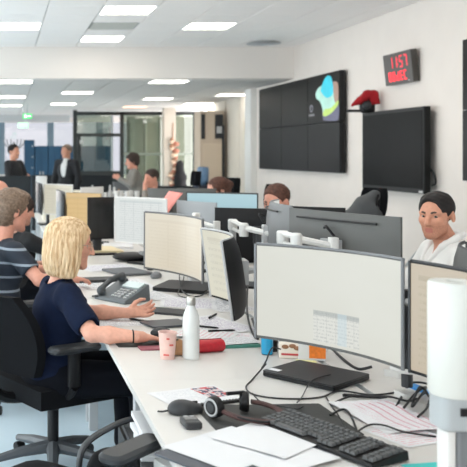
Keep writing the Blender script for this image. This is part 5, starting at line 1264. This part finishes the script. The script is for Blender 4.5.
# dark bag and garland on the pillar
t = thing('garland', 'brown and cream garland hanging on the white pillar', 'decoration', (gx(168.5), YG-.60, 0))
rg = random.Random(4)
for k in range(26):
    z = 2.0-k*.055; MB().ball((rg.uniform(-.06, .08), .03, z-.1), (rg.uniform(.05, .09), .06, rg.uniform(.04, .07)), 8, 6).build('ornament', [mat('ornament_brown', (150, 112, 88), .7), mat('ornament_cream', (222, 196, 172), .7), mat('ornament_rust', (160, 104, 84), .6)][k % 3], t)
MB().tube([(0, .06, 2.3), (0, .06, .55)], .012, 6).build('cord', mat('ornament_brown', (150, 112, 88), .7), t)
t = thing('coat', 'black coat hung on the white pillar beneath the garland', 'coat', (gx(175), YG-.62, 0))
b = Body(.02); b.path([(0, 0, 1.25), (0, -.02, .95), (0, -.02, .45)], [.10, .15, .17], .04); b.ell((0, 0, 1.3), (.08, .07, .10), None, .04)
link('cloth', b.mesh('cloth', M_blackc, disp=lambda v: wob(v, .02, 18, 3)), t, 80); MB().tube([(0, .02, 1.36), (0, .25, 1.40)], .012, 6).build('hook', M_gry, t)
# cupboards and cooler at rear right
YC = 17.9
t = thing('cupboard', 'tall beige cupboard with black top compartments at the far right', 'cupboard', ((200.5+224)/2*YC/F, YC+.3, 0))
wc = (224-200.5)*YC/F; MB().box((0, 0, 1.22), (wc, .55, 2.44)).build('body', mat('cupboard_beige', (186, 170, 152), .6), t, smooth=0)
MB().box((0, -.285, 1.02), (wc*.82, .03, 1.50)).build('door', mat('cupboard_door', (196, 180, 160), .55), t, smooth=0, bevel=.004)
for s_, h_ in ((-.38, .52), (.30, .50)): MB().box((s_*wc, -.28, 2.12), (wc*(.16 if s_ < 0 else .34), .03, h_)).build('open_compartment', mat('compartment_black', (24, 28, 34), .6), t, smooth=0)
MB().box((.30*wc, -.297, 2.05), (wc*.22, .01, .14)).build('papers', M_lgry, t, smooth=0)
MB().box((wc*.47, -.29, 1.1), (.05, .03, 2.1)).build('edge', mat('compartment_black', (24, 28, 34), .6), t, smooth=0)
t = thing('water_cooler', 'water cooler with a blue bottle before the beige cupboard', 'cooler', (203*15.4/F, 15.4, 0))
MB().rbox((0, 0, .50), (.32, .30, 1.0), .03, 3, e=.01).build('body', mat('cooler_navy', (34, 42, 60), .45), t, 40)
MB().lathe([(0, 1.0), (.05, 1.0), (.06, 1.03), (.10, 1.08), (.105, 1.27), (.09, 1.32), (0, 1.33)], n=20).build('bottle', mat('cooler_bottle', (96, 128, 160), .15, spec=.8), t, 40)
MB().box((0, -.16, .78), (.20, .03, .2)).build('tap_panel', M_blk, t, smooth=0)
for s_ in (-1, 1): MB().rbox((s_*.05, -.18, .80), (.03, .05, .05), .008, 2).build('tap', M_wht, t)
tag(MB().lathe([(0, 0), (.04, 0), (.05, .12), (.045, .12), (.035, .01), (0, .01)], n=14).build('cup', M_wht, None, 40, loc=(205*15.25/F, 15.2, .75)), 'white cup under the tap of the water cooler', 'cup')
t = thing('dark_cabinet', 'low dark cabinet right of the water cooler', 'cabinet', (219*15.6/F, 15.9, 0))
MB().rbox((0, 0, .52), (.55, .4, 1.04), .01, 2).build('body', M_blk2, t, smooth=0)
for s_ in (-1, 1): d_ = MB().box((s_*.135, -.205, .52), (.26, .015, .98)).build('door', M_blk, t, smooth=0); MB().box((-s_*.11, -.215, .6), (.015, .015, .12)).build('handle', M_gry, d_, smooth=0)

q = P(363, 204, 6.25)
t = thing('jacket', 'grey jacket hung over the high-backed chair below the television', 'jacket', (q.x, q.y, q.z))
b = Body(.012); b.path([(-.10, 0, -.10), (.0, .01, .0), (.09, .02, .055)], [.045, .05, .04], .03); b.path([(-.10, 0, -.10), (.06, .02, -.10)], [.05, .07], .04); b.path([(.05, .02, -.06), (.08, .03, -.30)], [.08, .05], .04)
link('cloth', b.mesh('cloth', mat('dark_grey_jacket', (70, 72, 74), .8), disp=lambda v: wob(v, .008, 40, 6)), t, 80)
MB().box((.085, -.035, .02), (.012, .01, .10), (0, R(10), 0)).build('zip', M_blk, t, smooth=0)
